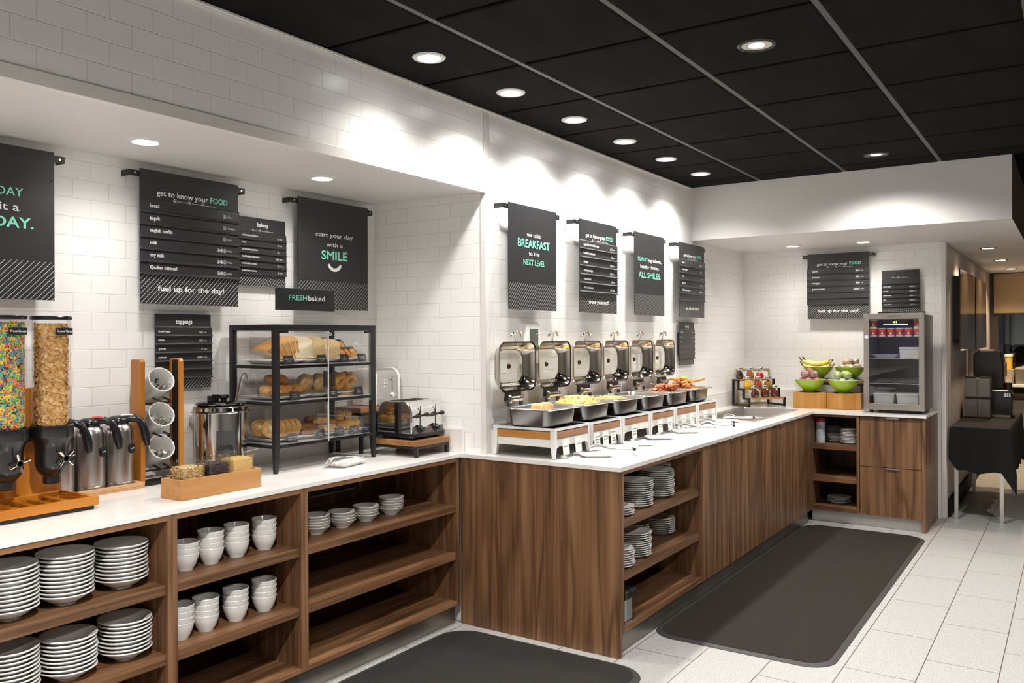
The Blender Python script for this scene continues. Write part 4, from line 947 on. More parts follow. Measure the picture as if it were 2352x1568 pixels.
for i, (x, y, z, k) in enumerate(((3.145, -.07, 0, 0), (3.198, -.068, 0, 3), (3.250, -.065, 0, 3), (3.142, -.012, 0, 0), (3.197, -.01, 0, 0), (3.250, -.008, 0, 3), (3.17, -.03, .046, 0), (3.222, -.028, .046, 0), (3.145, .05, 0, 0), (3.20, .05, 0, 0))):
    src = mA if k == 0 else mB_
    if k == 0 and not uA: o = src; uA = True
    elif k == 3 and not uB: o = src; uB = True
    else: o = dup(src)
    o.location = (x, cy + y, z1 + PZ + z); o.rotation_euler = (0, 0, i)
    tag(o, NUM[i] + ' small fruit muffin from the front right of the bottom case shelf', 'muffin', 'small muffins')
tagm = mat('price_tag_black', (.022, .024, .026), .35)
tg = None
for x, z, s in ((2.700 + .035, z3, 'artisanal white bread'), (2.945, z3, 'artisanal wheat bread'), (3.098, z3, 'rye bread'), (3.225, z3, 'chocolate croissant'), (2.770, z2, 'butter croissant'), (3.018, z2, 'english muffin'), (3.20, z2, 'plain bagel'),
                (2.755, z1, 'strawberry cream cheese danish'), (2.935, z1, 'banana bread'), (3.062, z1, 'blueberry scone'), (3.168, z1, 'blueberry muffin'), (3.255, z1, 'cranberry orange muffin')):
    g = thing('price_tag', 'small black tag reading ' + s + ' in the pastry case', 'price tag', (x, CY0 + .020, z), 0, 'black tags in the pastry case')
    MB().prism([(-.002, 0), (.020, 0), (.020, .002), (.0, .002), (.012, .040), (.010, .041)], -.030, .030, 'yz').build('card', tagm, g)
    wds = s.split(); lines = [s] if len(wds) < 2 else [' '.join(wds[:(len(wds) + 1) // 2]), ' '.join(wds[(len(wds) + 1) // 2:])]
    tx = MB()
    for q, ln in enumerate(lines): text(tx, ln, 0, .022 - q * .0095, .0062, min(.053, .0042 * len(ln)), 0, .02, 0)
    tx.v = [(x_, -.0034 + zz * .293, zz) for x_, _, zz in tx.v]; tx.build('lettering', print_white, g)

# ------------------------------------------------------------------ tongs tray in front of the case
def tray_mb(w_, d_, h=.018):
    return MB().loft([rrect(w_ * .72, d_ * .68, .016, 0), rrect(w_ * .76, d_ * .72, .018, .002), rrect(w_ * .98, d_ * .97, .024, h - .002), rrect(w_, d_, .025, h), rrect(w_ * .97, d_ * .96, .024, h), rrect(w_ * .74, d_ * .70, .017, .005)])
o = tray_mb(.205, .125, .020).build('tong_tray', porcelain, smooth=40, loc=(3.005, 2.980, CI), rot=(0, 0, R(10)))
tag(o, 'white oblong dish holding two pairs of tongs below the pastry case', 'dish')
def tongs(name, lab, loc, rz, L_=.19, grp='serving tongs', scal=1, tilt=0):
    g = thing(name, lab, 'tongs', loc, rz, grp)
    for s in (-1, 1):
        mb = MB(); rings = []
        for (u, v, z, hw_) in ((0, 0, .012, .004), (.02, .006, .012, .008), (.07, .013, .014, .009), (.115, .016, .018, .010), (.15, .017, .016, .018), (.175, .015, .010, .021), (.19, .012, .006, .014)):
            u *= L_ / .19
            rings.append([(u, s * v - .0008, z - hw_ * .7), (u, s * v - .0008 + s * .004, z), (u, s * v - .0008, z + hw_ * .7), (u, s * v + .0008, z + hw_ * .7), (u, s * v + .0008 + s * .004, z), (u, s * v + .0008, z - hw_ * .7)])
        mb.loft(rings).build('arm', tong_steel, g, smooth=50)
    MB().torus((-.004, 0, .012), .006, .002, 10, 6).build('pull_ring', chrome, g, smooth=50)
    return g
tongs('tongs', 'polished tongs lying leftmost on the white dish below the pastry case', (3.07, 3.00, CI + .021), R(190))
tongs('tongs', 'polished tongs lying rightmost on the white dish below the pastry case', (3.09, 2.955, CI + .021), R(175))
# ------------------------------------------------------------------ toasters on wooden risers
def riser(lab, x0, x1, y0, y1, top, th, m=acacia_x):
    g = thing('wooden_riser', lab, 'riser', ((x0 + x1) / 2, (y0 + y1) / 2, CI), 0, 'wooden risers under the toasters'); w_, d_ = (x1 - x0) / 2, (y1 - y0) / 2
    MB().box(-w_, w_, -d_, d_, top - th, top).build('top_board', m, g, bevel=.004)
    mb = MB(); b = .018; zf = top - th - .0005
    for sy in (-1, 1): mb.box(-w_ + .004, w_ - .004, sy * (d_ - .003), sy * (d_ - .003 - b), zf - .014, zf)
    for sx in (-1, 1): mb.box(sx * (w_ - .004), sx * (w_ - .004 - b), -d_ + .02, d_ - .02, zf - .014, zf)
    mb.build('frame', black_metal, g)
    for sx in (-1, 1):
        for sy in (-1, 1): MB().box(sx * (w_ - .004), sx * (w_ - .004 - b), sy * (d_ - .003), sy * (d_ - .003 - b), 0, zf - .0142).build('leg', black_metal, g)
riser('honey wooden riser on black legs under the chrome toaster', 3.376, 3.658, 2.842, 3.165, .086, .030)
riser('honey wooden riser half hidden behind the pastry case under the white toaster', 3.33, 3.656, 3.19, 3.384, .246, .028)
t = thing('toaster', 'chrome four-slot toaster on the wooden riser in the niche corner', 'toaster', (3.52, 3.005, CI + .0868))
pr = [(-.118, .028), (.118, .028), (.118, .13)] + [(.118 - .055 + .055 * math.cos(R(a)), .13 + .070 * math.sin(R(a))) for a in (15, 35, 55, 75, 90)] + [(-.118 + .055 + .055 * math.cos(R(a)), .13 + .070 * math.sin(R(a))) for a in (90, 105, 125, 145, 165)] + [(-.118, .13)]
MB().prism(pr, -.130, .130, 'yz').build('body', chrome, t, smooth=30, bevel=.006, seg=3)
MB().loft([rrect(.268, .262, .012, .012), rrect(.272, .268, .014, .022), rrect(.268, .262, .012, .030)]).build('base', black_plastic, t, smooth=40)
for sx in (-1, 1):
    for sy in (-1, 1): MB().box(sx * .11, sx * .095, sy * .10, sy * .085, 0, .013).build('foot', black_plastic, t)
for k in range(4): MB().box(-.105 + .056 * k, -.065 + .056 * k, -.055, .055, .2001, .2012).build('slot', black_matte, t)
MB().box(-.118, .125, -.126, -.1182, .030, .062).build('control_panel', mat('toaster_panel', (.16, .16, .165), .3, metal=.7), t)
for k, x in enumerate((-.060, .068)):
    MB().box(x - .0022, x + .0022, -.1195, -.1182, .065, .175).build('lever_slot', black_matte, t)
    mb = MB(); mb.tube([(x - .045, -.128, .118), (x - .01, -.134, .125), (x + .01, -.137, .128)], .006, 8).sphere((x + .022, -.146, .130), (.020, .013, .012), 12).build('lever', black_plastic, t, smooth=50)
    MB().lathe([(1e-5, .028), (.010, .028), (.012, .024), (.013, .010), (.020, .006), (.021, 0), (1e-5, 0)], 18, M=Matrix.Rotation(R(90), 3, 'X')).build('knob', black_plastic, t, loc=(x - .012, -.1262, .055), smooth=40)
MB().box(.012, .024, -.1272, -.1262, .043, .052).build('badge', mat('red_badge', (.7, .03, .02), .3), t)
t = thing('toaster', 'white ended steel toaster with push buttons standing behind the pastry case', 'toaster', (3.555, 3.285, CI + .2468))
pr = [(-.085, .004), (.085, .004), (.085, .16)] + [(.085 - .05 + .05 * math.cos(R(a)), .155 + .05 * math.sin(R(a))) for a in (15, 40, 65, 90)] + [(-.085 + .05 + .05 * math.cos(R(a)), .155 + .05 * math.sin(R(a))) for a in (90, 115, 140, 165)] + [(-.085, .16)]
MB().prism(pr, -.085, .085, 'yz').build('body', steel, t, smooth=30)
p2 = [(y * 1.06, z * 1.01 + (.0 if z > .02 else -.004)) for y, z in pr]
for s in (-1, 1): MB().prism(p2, s * .0852, s * .100, 'yz').build('end_cap', melamine, t, smooth=30, bevel=.005)
for k in range(6): MB().box(-.035 + .020 * (k % 2), -.025 + .020 * (k % 2), -.089, -.0852, .10 + .018 * (k // 2), .108 + .018 * (k // 2)).build('button', melamine, t, bevel=.002)
MB().box(.036, .039, -.0862, -.0852, .075, .165).build('lever_slot', black_matte, t)
MB().box(.022, .055, -.098, -.0865, .138, .146).build('lever', steel, t, bevel=.002)
MB().lathe([(1e-5, .012), (.011, .012), (.012, 0), (1e-5, 0)], 16, M=Matrix.Rotation(R(90), 3, 'X')).build('knob', melamine, t, loc=(.036, -.0852, .058), smooth=40)
# ------------------------------------------------------------------ buffet stands and chafing dishes
white_metal = mat('white_metal', (.74, .735, .72), .35)
induction = mat('black_glass_top', (.010, .010, .011), .12)
SP = .392
def stand(k):
    x = 3.898 + SP * k
    lab = NUM[k] + ' white buffet stand with wood bands from the near end'
    t = thing('buffet_stand', lab, 'buffet stand', (x, 2.398, CI), 0, 'white buffet stands')
    hw_, hd_, H_ = .192, .190, .156
    MB().box(-hw_ + .012, hw_ - .012, -hd_ + .012, hd_ - .012, H_ - .012, H_ - .001).build('top_plate', induction, t)
    mb = MB()
    for s in (-1, 1): mb.box(-hw_, hw_, s * hd_, s * (hd_ - .011), H_ - .014, H_).box(s * hw_, s * (hw_ - .011), -hd_ + .011, hd_ - .011, H_ - .014, H_)
    mb.build('top_rim', white_metal, t, bevel=.001)
    for sx in (-1, 1):
        for sy in (-1, 1):
            xa, ya = sx * hw_, sy * hd_; a_ = lambda w_: [(xa, ya), (xa - sx * w_, ya), (xa - sx * w_, ya - sy * w_), (xa, ya - sy * w_)]
            rg = []
            for z, w_, o_ in ((0.002, .016, .000), (.075, .026, 0), (H_ - .0142, .026, 0)): rg.append([(p[0], p[1], z) for p in a_(w_)])
            l = MB().loft(rg).build('leg', white_metal, t, bevel=.001)
            MB().box(xa - sx * .002, xa - sx * .014, ya - sy * .002, ya - sy * .014, 0, .0019).build('foot_pad', mat('steel_foot', (.4, .4, .4), .3, metal=1), l)
    for s in (-1, 1):
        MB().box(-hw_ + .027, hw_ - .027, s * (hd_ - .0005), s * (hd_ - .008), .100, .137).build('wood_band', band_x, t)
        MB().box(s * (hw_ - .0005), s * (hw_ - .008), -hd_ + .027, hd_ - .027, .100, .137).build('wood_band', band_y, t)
        MB().prism([(-hw_ + .027, .099), (-hw_ + .027, .052), (-hw_ + .05, .060), (hw_ - .05, .060), (hw_ - .027, .052), (hw_ - .027, .099)], s * (hd_ - .003), s * (hd_ - .010), 'xz').build('apron', white_metal, t)
        MB().box(s * (hw_ - .003), s * (hw_ - .012), -hd_ + .027, hd_ - .027, .058, .099).build('apron', white_metal, t, bevel=.002)
for k in range(6): stand(k)

def chafer_proto():
    t = thing('chafing_dish', '', 'chafing dish', (0, 0, 0), 0, 'open chafing dishes')
    yc = .0
    MB().loft([rrect(.262, .232, .035, .0, 5), rrect(.286, .256, .042, .008, 5), rrect(.302, .272, .045, .088, 5), rrect(.302, .272, .045, .092, 5)], cap=(True, False)).build('water_pan', pan_steel, t, smooth=40)
    MB().loft([rrect(.300, .270, .044, .090, 5), rrect(.362, .315, .035, .0895, 5), rrect(.366, .318, .036, .0935, 5), rrect(.362, .314, .035, .0975, 5), rrect(.300, .252, .040, .0975, 5), rrect(.292, .244, .038, .090, 5), rrect(.280, .232, .036, .030, 5)], cap=(False, True)).build('food_pan', steel_h, t, smooth=35)
    # lid, standing open against the wall: local frame of the lid is x right, y back, z up
    ly = .150; z0 = .172; Hh = .272; zc = z0 + Hh / 2
    def vr(w_, h_, r_, y): return [(p[0], y, zc + p[1]) for p in rrect(w_, h_, r_, 0, 6)]
    lid = MB().loft([vr(.272, .190, .07, ly + .0585), vr(.300, .224, .060, ly + .050), vr(.336, .250, .050, ly + .012), vr(.344, .258, .05, ly + .003), vr(.364, .272, .052, ly), vr(.362, .270, .052, ly - .004), vr(.342, .250, .048, ly - .002),
                     vr(.330, .240, .045, ly + .012), vr(.292, .214, .058, ly + .0485), vr(.262, .184, .068, ly + .055), vr(.262, .184, .068, ly + .0585)], cap=(False, False)).build('lid', lid_steel, t, smooth=40)
    MB().loft([vr(.264, .186, .069, ly + .0575), vr(.264, .186, .069, ly + .0600)]).build('lid_window', lid_glass, lid)
    g_ = MB(); lo_ = vr(.262, .184, .068, ly + .0545); hi_ = vr(.254, .176, .066, ly + .0535); g_.loft([lo_, hi_], cap=(False, False)).build('gasket', mat('gasket', (.16, .13, .06), .5), lid)
    MB().lathe([(1e-5, .010), (.011, .010), (.014, .006), (.014, 0), (1e-5, 0)], 16, M=Matrix.Rotation(R(90), 3, 'X')).build('vent_knob', mat('vent_steel', (.10, .085, .06), .25, metal=.8), lid, loc=(-.01, ly + .0565, zc), smooth=40)
    hb = MB(); hb.tube([(0, ly + .02, z0 + Hh - .006), (-.004, ly + .012, z0 + Hh + .030), (-.008, ly + .008, z0 + Hh + .052)], (.006, .005, .006), 8)
    hb.tube([(-.062, ly + .008, z0 + Hh + .028), (-.045, ly + .006, z0 + Hh + .046), (-.020, ly + .004, z0 + Hh + .055), (.010, ly + .004, z0 + Hh + .055), (.032, ly + .006, z0 + Hh + .046), (.046, ly + .008, z0 + Hh + .030)], (.008, .013, .015, .015, .013, .008), 8, flat=.42)
    hb.build('lid_handle', chrome, lid, smooth=50)
    for u, v in ((-.03, -.095), (0, -.108), (.03, -.095)): MB().sphere((u, ly + .022, zc + v), .005, 8).build('rivet', polished, lid, smooth=60)
    MB().box(-.115, .035, ly + .002, ly + .010, .128, .180).build('hinge_bracket', mat('hinge_dark', (.03, .03, .03), .35, metal=.5), t)
    My = Matrix.Rotation(R(90), 3, 'Y')
    MB().lathe([(1e-5, -.086), (.016, -.086), (.016, .03), (.018, .03), (.018, .036), (1e-5, .036)], 20, c=(0, ly, .135), M=My).build('hinge_barrel', chrome, t, smooth=40)
    MB().lathe([(1e-5, -.104), (.022, -.104), (.024, -.100), (.024, -.0865), (1e-5, -.0865)], 24, c=(0, ly, .135), M=My).build('hinge_disc', mat('hinge_disc', (.34, .33, .32), .25, metal=1), t, smooth=40)
    for xa in (-.108, .012): MB().box(xa, xa + .023, ly - .01, ly + .0015, .099, .118).build('hinge_foot', black_metal, t)
    MB().tube([(-.18, ly - .02, .096), (-.205, ly - .03, .100), (-.205, ly - .09, .100), (-.18, ly - .10, .096)], .0045, 6).build('side_handle', chrome, t, smooth=50)
    return t
ch = chafer_proto(); CXk = []
foods = ('biscuits', 'scrambled eggs', 'breakfast potatoes', 'yellow sauce', 'bacon and sausage', 'sausages and french toast')
for k in range(6):
    x = 3.848 + .3945 * k; CXk.append(x); o = ch if k == 0 else dup(ch)
    o.location = (x, 2.372, CI + .1567)
    o['label'] = NUM[k] + ' open steel chafing dish from the near end, holding ' + foods[k]
FZ = CI + .1567
# food
bis = mat('biscuit', (.70, .42, .15), .7, noise=(45, (.82, .62, .34), 4), bump=(70, .5, .004))
bm_ = MB().loft([rrect(.060, .055, .018, 0), rrect(.066, .062, .02, .012), rrect(.064, .060, .02, .030), rrect(.056, .052, .018, .040), rrect(.03, .03, .01, .043)]).build('biscuit', bis, smooth=50)
for i, (dx, dy, dz) in enumerate(((-.055, -.06, .036), (.02, -.068, .036), (-.075, .0, .036), (.0, .005, .036), (.075, -.02, .036), (-.068, -.015, .075), (-.005, -.035, .078), (.08, .06, .036))):
    o = bm_ if i == 0 else dup(bm_); o.location = (CXk[0] + dx, 2.372 + dy, FZ + dz); o.rotation_euler = (0, 0, i * .7)
    tag(o, NUM[i] + ' golden biscuit from the front in the nearest chafing dish', 'biscuit', 'biscuits')
def heap(name, lab, k, mats_, n, h, rmin, rmax, sxy, wts, flat=.7, cat='food', slump=1.0, base=.062):
    mb = MB()
    prof = []
    for j in range(7):
        q = j / 6; prof.append(rrect(.262 * (1 - .55 * q), .216 * (1 - .55 * q), .03, base + h * math.sin(q * PI / 2), 5))
    mb.loft(prof, 0)
    for i in range(n):
        u, v = rnd.uniform(-1, 1), rnd.uniform(-1, 1); e = max(abs(u), abs(v)); z = base + h * math.sin(min(1, (1 - e) * 1.8) * PI / 2)
        r_ = rnd.uniform(rmin, rmax); mb.sphere((u * .122, v * .099, z), (r_, r_ * rnd.uniform(.6, 1), r_ * flat), 7, rnd.choice(wts), 5, .35, Matrix.Rotation(rnd.uniform(0, 6), 3, 'Z'))
    o = mb.build(name, mats_, smooth=70, loc=(CXk[k], 2.372, FZ)); return tag(o, lab, cat, None, 'stuff')
egg = [mat('egg_yellow', (.82, .58, .10), .5), mat('egg_pale', (.86, .70, .30), .5), mat('egg_red_bits', (.55, .13, .03), .5), mat('egg_green_bits', (.38, .45, .06), .5)]
heap('scrambled_eggs', 'heap of yellow scrambled eggs in the second chafing dish', 1, egg, 420, .062, .006, .013, 1, (0, 0, 0, 0, 1, 1, 1, 2, 3))
pot = [mat('potato_gold', (.66, .38, .09), .55), mat('potato_pale', (.74, .52, .20), .55), mat('potato_brown', (.42, .19, .04), .6)]
heap('breakfast_potatoes', 'golden diced potatoes in the third chafing dish', 2, pot, 220, .034, .008, .013, 1, (0, 0, 1, 2))
o = MB().loft([rrect(.262, .216, .03, .060), rrect(.262, .216, .03, .072), rrect(.2, .15, .03, .0735)]).build('yellow_sauce', mat('sauce_yellow', (.74, .40, .07), .25, noise=(20, (.66, .32, .04), 3)), smooth=40, loc=(CXk[3], 2.372, FZ)); tag(o, 'yellow sauce filling the fourth chafing dish', 'food', None, 'stuff')
bac = mat('bacon', (.42, .075, .03), .4, noise=((60, 12, 60), (.66, .30, .15), 3))
def strip(): 
    mb = MB(); rg = []
    for i in range(13):
        u = -.07 + .14 * i / 12; z = .006 * math.sin(i * 1.3)
        rg.append([(u, -.014, z + .002), (u, .014, z - .002), (u, .014, z + .001), (u, -.014, z + .005)])
    return mb.loft(rg).build('bacon_strip', bac, smooth=50)
st = strip()
for i in range(14):
    o = st if i == 0 else dup(st)
    o.location = (CXk[4] - .045 + rnd.uniform(-.02, .05), 2.372 - .055 + rnd.uniform(-.035, .07), FZ + .066 + .0052 * i); o.rotation_euler = (rnd.uniform(-.3, .3), rnd.uniform(-.25, .1), rnd.uniform(-.9, .9))
    tag(o, 'crisp red bacon strip piled in the left half of the fifth chafing dish', 'bacon', 'bacon strips in the fifth chafing dish')
sau = mat('sausage', (.36, .13, .035), .38, noise=(25, (.26, .08, .02), 3), bump=(40, .2, .002))
sg = MB().tube([(-.052, 0, .004), (-.045, 0, 0), (-.02, .004, -.001), (.02, .004, -.001), (.045, 0, 0), (.052, 0, .004)], (.005, .0125, .0145, .0145, .0125, .005), 10).build('sausage', sau, smooth=60)
spots = [(4, rnd.uniform(-.01, .11), rnd.uniform(-.085, .08), .085 + .0065 * i, rnd.uniform(-.6, .6)) for i in range(8)] + [(5, rnd.uniform(-.12, .01), rnd.uniform(-.085, .07), .082 + .0065 * i, rnd.uniform(-.6, .6)) for i in range(9)]
for i, (k, dx, dy, z, a) in enumerate(spots):
    o = sg if i == 0 else dup(sg); o.location = (CXk[k] + dx, 2.372 + dy, FZ + z); o.rotation_euler = (0, rnd.uniform(-.2, .2), a)
    tag(o, 'browned sausage link heaped in the ' + ('fifth' if k == 4 else 'sixth') + ' chafing dish', 'sausage', 'sausages in the ' + ('fifth' if k == 4 else 'sixth') + ' chafing dish')
ft = mat('french_toast', (.66, .33, .07), .6, noise=(30, (.50, .20, .03), 3), bump=(60, .3, .002))
fs = MB().loft([rrect(.115, .045, .010, 0), rrect(.12, .05, .012, .004), rrect(.12, .05, .012, .013), rrect(.115, .045, .010, .016)]).build('french_toast_stick', ft, smooth=40)
for i in range(11):
    o = fs if i == 0 else dup(fs)
    o.location = (CXk[5] + .06 + rnd.uniform(-.05, .05), 2.372 + rnd.uniform(-.08, .07), FZ + .068 + .0085 * i); o.rotation_euler = (rnd.uniform(-.3, .3), rnd.uniform(-.2, .2), rnd.uniform(-.9, .9))
    tag(o, 'golden french toast stick piled at the right of the sixth chafing dish', 'french toast', 'french toast sticks')
# fillers below the piles so that they rest on food, not air
for k, nm, m_, lab in ((4, 'bacon_pile', bac, 'bed of bacon and sausage under the pile in the fifth chafing dish'), (5, 'french_toast_pile', ft, 'bed of french toast under the pile in the sixth chafing dish')):
    heap(nm, lab, k, [m_, sau], 90, .035, .010, .016, 1, (0, 0, 1))

# ------------------------------------------------------------------ name cards in acrylic holders
card_w = mat('card_white', (.84, .84, .81), .5); card_green = mat('card_green', (.06, .22, .08), .6)
cp = None
for i, (x, s) in enumerate(((3.775, 'biscuit'), (3.905, 'gravy'), (4.115, 'cage-free scrambled eggs'), (4.215, 'original breakfast'), (4.312, 'chorizo & egg scramble'), (4.585, 'seasoned breakfast potatoes'), (4.960, 'turkey sausage'), (5.115, 'pork link'), (5.345, 'thick-cut bacon'), (5.495, 'turkey bacon'), (5.745, 'french toast'), (5.905, 'pancake'))):
    c = thing('name_card', 'small white card in a clear holder reading ' + s, 'name card', (x, 2.180, CI), 0, 'white food name cards')
    MB().box(-.036, .036, -.016, .012, 0, .020).build('holder', clear_plastic, c, bevel=.003)
    MB().prism([(-.004, .0205), (.002, .098), (.0035, .0978), (-.0025, .0203)], -.032, .032, 'yz').build('card', card_w, c)
    tx = MB(); wds = s.split(); n = len(wds)
    for q, ln in enumerate(wds): text(tx, ln, 0, .060 + (n - 1) * .0075 - q * .0155, .0085, min(.05, .0085 * len(ln)), 0, .025, 0)
    tx.v = [(a, -.0042 + (z - .0205) * .0775 - .0008, z) for a, _, z in tx.v]; tx.build('lettering', card_green, c)

# ------------------------------------------------------------------ spoon rests and serving tools along the front
sr = None; SR = ((3.925, 2.085, 'nearest the counter end'), (4.268, 2.105, 'in front of the second stand'), (4.452, 2.095, 'beside the second dish, farther along'), (4.795, 2.115, 'in front of the third stand'), (5.195, 2.105, 'in front of the fourth stand'), (5.575, 2.12, 'in front of the fifth stand'), (5.985, 2.11, 'next to the cold well'))
for i, (x, y, w_) in enumerate(SR):
    if sr is None: sr = tray_mb(.175, .110, .016).build('spoon_rest', porcelain, smooth=40); o = sr
    else: o = dup(sr)
    o.location = (x, y, CI); o.rotation_euler = (0, 0, R((-52, -55, -50, -52, -50, -50, -55)[i] - 0))
    tag(o, 'white oblong spoon rest ' + w_, 'spoon rest', 'white spoon rests on the island')
def big_tongs(lab, loc, rz):
    g = thing('serving_tongs', lab, 'tongs', loc, rz, 'serving tongs on the island')
    for s in (-1, 1):
        mb = MB(); rg = []
        for (u, v, z, a, b) in ((0, .004, .020, .018, .004), (.025, .006, .030, .026, .006), (.06, .008, .030, .022, .006), (.10, .010, .018, .012, .005), (.16, .011, .012, .008, .004), (.22, .010, .012, .007, .004), (.235, .010, .012, .009, .004)):
            rg.append([(u, s * v + b * math.cos(q * PI / 4) * .5, z + a * math.sin(q * PI / 4) * .6) for q in range(8)])
        mb.loft(rg).build('arm', tong_steel, g, smooth=60)
    MB().box(.232, .248, -.016, .016, .004, .020).build('black_tip', black_plastic, g, bevel=.003)
    return g
TZ = CI + .0165
big_tongs('polished serving tongs on the spoon rest nearest the counter end', (3.925, 2.125, TZ), R(-47))
for i, lab in ((5, 'polished serving tongs on the spoon rest by the fifth stand'), (6, 'polished serving tongs on the spoon rest by the cold well')):
    big_tongs(lab, (SR[i][0] - .02, SR[i][1] + .02, TZ), R(-42))
big_tongs('polished serving tongs lying by the fourth spoon rest with its tips over the dish', (5.34, 2.06, TZ), R(-40))
def spoon(lab, loc, rz, ln=.21):
    mb = MB(); mb.tube([(.02, 0, .010), (.05, 0, .012), (.12, 0, .016), (ln, 0, .014)], (.004, .003, .0028, .0045), 8, flat=.5)
    mb.sphere((0, 0, .010), (.030, .019, .006), 14)
    o = mb.build('serving_spoon', tong_steel, smooth=60, loc=loc, rot=(0, 0, rz)); return tag(o, lab, 'spoon', 'serving spoons on the island')
spoon('serving spoon lying on the spoon rest in front of the second stand', (4.25, 2.135, CI + .006), R(-52))
spoon('serving spoon lying on the spoon rest farther along the second dish', (4.44, 2.125, CI + .006), R(-50))
spoon('serving spoon lying on the spoon rest in front of the third stand', (4.78, 2.145, CI + .006), R(-50))
def ladle_(lab, loc, rz):
    mb = MB(); mb.lathe([(1e-5, 0), (.012, .002), (.021, .010), (.024, .020), (.0235, .020), (.020, .010), (1e-5, .004)], 18, M=Matrix.Rotation(R(65), 3, 'X'), c=(0, 0, .022)).tube([(.0, .0, .046), (.05, 0, .034), (.12, 0, .018), (.2, 0, .014)], .003, 6)
    o = mb.build('ladle', tong_steel, smooth=50, loc=loc, rot=(0, 0, rz)); return tag(o, lab, 'ladle', 'small ladles on the fourth spoon rest')
ladle_('small ladle at the left of the spoon rest before the fourth stand', (5.165, 2.155, CI + .012), R(-50)); ladle_('small ladle at the right of the spoon rest before the fourth stand', (5.225, 2.125, CI + .012), R(-48))
t = thing('tong_stand', 'thin bent steel wire prop under the tongs tip near the counter end', 'wire prop', (4.02, 1.965, CI))
MB().tube([(0, -.075, .002), (.015, -.04, .010), (.045, .0, .024), (.055, .008, .020)], .0018, 6).build('wire', steel, t)
# ------------------------------------------------------------------ cold well in the island top
wx0, wx1, wy0, wy1 = 6.165, 7.265, 1.970, 2.415
t = thing('cold_well', 'stainless drop-in cold well in the island top next to the syrup rack', 'cold well', ((wx0 + wx1) / 2, (wy0 + wy1) / 2, CI))
w_, d_ = wx1 - wx0, wy1 - wy0
MB().loft([rrect(w_ + .05, d_ + .05, .02, .0), rrect(w_ + .05, d_ + .05, .02, .004), rrect(w_ - .012, d_ - .012, .03, .006), rrect(w_ - .03, d_ - .03, .03, -.004), rrect(w_ - .04, d_ - .04, .03, -.070), rrect(w_ - .06, d_ - .06, .03, -.075)], cap=(False, True)).build('basin', steel_h, t, smooth=35)
FZ2 = CI - .074
big_tongs('polished tongs lying at the front of the stainless cold well', (6.30, 2.12, FZ2 + .002), R(8))
o = MB().tube([(0, 0, .004), (.05, .01, .012), (.12, .02, .010)], (.012, .016, .010), 8, flat=.4).build('yellow_scoop', mat('yellow_plastic', (.75, .48, .02), .4), smooth=50, loc=(6.72, 2.09, FZ2 + .003)); tag(o, 'small yellow scoop lying in the cold well', 'scoop')
spoon('steel spoon leaning in the cold well right of the yellow scoop', (6.86, 2.07, FZ2 + .004), R(-12), .17)
spoon('slotted serving spoon lying in the cold well left of the yellow scoop', (6.58, 2.14, FZ2 + .004), R(150), .19)

# ------------------------------------------------------------------ syrup rack
sa = math.atan2(2.147 - 2.37, 7.595 - 7.30)
t = thing('syrup_rack', 'black stepped rack with three wooden shelves of syrup pitchers', 'rack', (7.30, 2.37, CI), sa)
RW, RDp = .370, .235
ST = ((0.0, .060), (.0783, .138), (.1567, .216))
path = [(0, 0), (0, .060), (.0783, .060), (.0783, .138), (.1567, .138), (.1567, .216), (.235, .216), (.235, 0)]
for s, x in ((0, 0), (1, RW)):
    mb = MB(); b = .0085
    for k in range(len(path)):
        (u0, v0), (u1, v1) = path[k], path[(k + 1) % len(path)]
        mb.box(x - b, x + b, min(u0, u1) - b + .0085, max(u0, u1) + b + .0085, min(v0, v1) - b + .0125, max(v0, v1) + b + .0125)
    for u in (.005, .235): mb.box(x - .006, x + .006, u, u + .012, 0, .0045)
    mb.build('side_frame', black_metal, t)
for (u, z) in ST: MB().box(.010, RW - .010, u + .002, u + .078, z + .006, z + .021).build('shelf', acacia_x, t, bevel=.001)
def syr(name, c, tr=.25): return mat(name, c, .12, coat=.5)
SYR = ((('dark brown', (.045, .012, .006)), ('amber brown', (.40, .11, .012)), ('bright red', (.62, .015, .03))), (('yellow', (.78, .46, .01)), ('deep orange red', (.36, .055, .008)), ('olive gold', (.36, .20, .03))), (('dark maroon', (.075, .010, .008)), ('red brown', (.12, .018, .008)), ('plum brown', (.10, .022, .018))))
spp = None
def pitcher():
    g = thing('syrup_pitcher', '', 'syrup pitcher', (0, 0, 0), 0, 'syrup pitchers')
    MB().lathe([(.027, .0), (.034, .010), (.0365, .028), (.034, .045), (.027, .062), (.024, .076), (.024, .086)], 24).build('jar', clear, g, smooth=60)
    MB().lathe([(.0250, .084), (.0265, .088), (.0265, .098), (.022, .106), (.010, .110), (1e-5, .111)], 20).box(-.004, .010, -.030, -.018, .096, .104).build('spout_cap', chrome, g, smooth=40)
    MB().tube([(.024, 0, .088), (.042, 0, .084), (.045, 0, .060), (.037, 0, .038)], .0035, 6).build('handle', clear_plastic, g)
    MB().box(-.013, .009, -.0285, -.0275, .066, .078).build('label', melamine, g)
    return g
spp = pitcher(); first = True
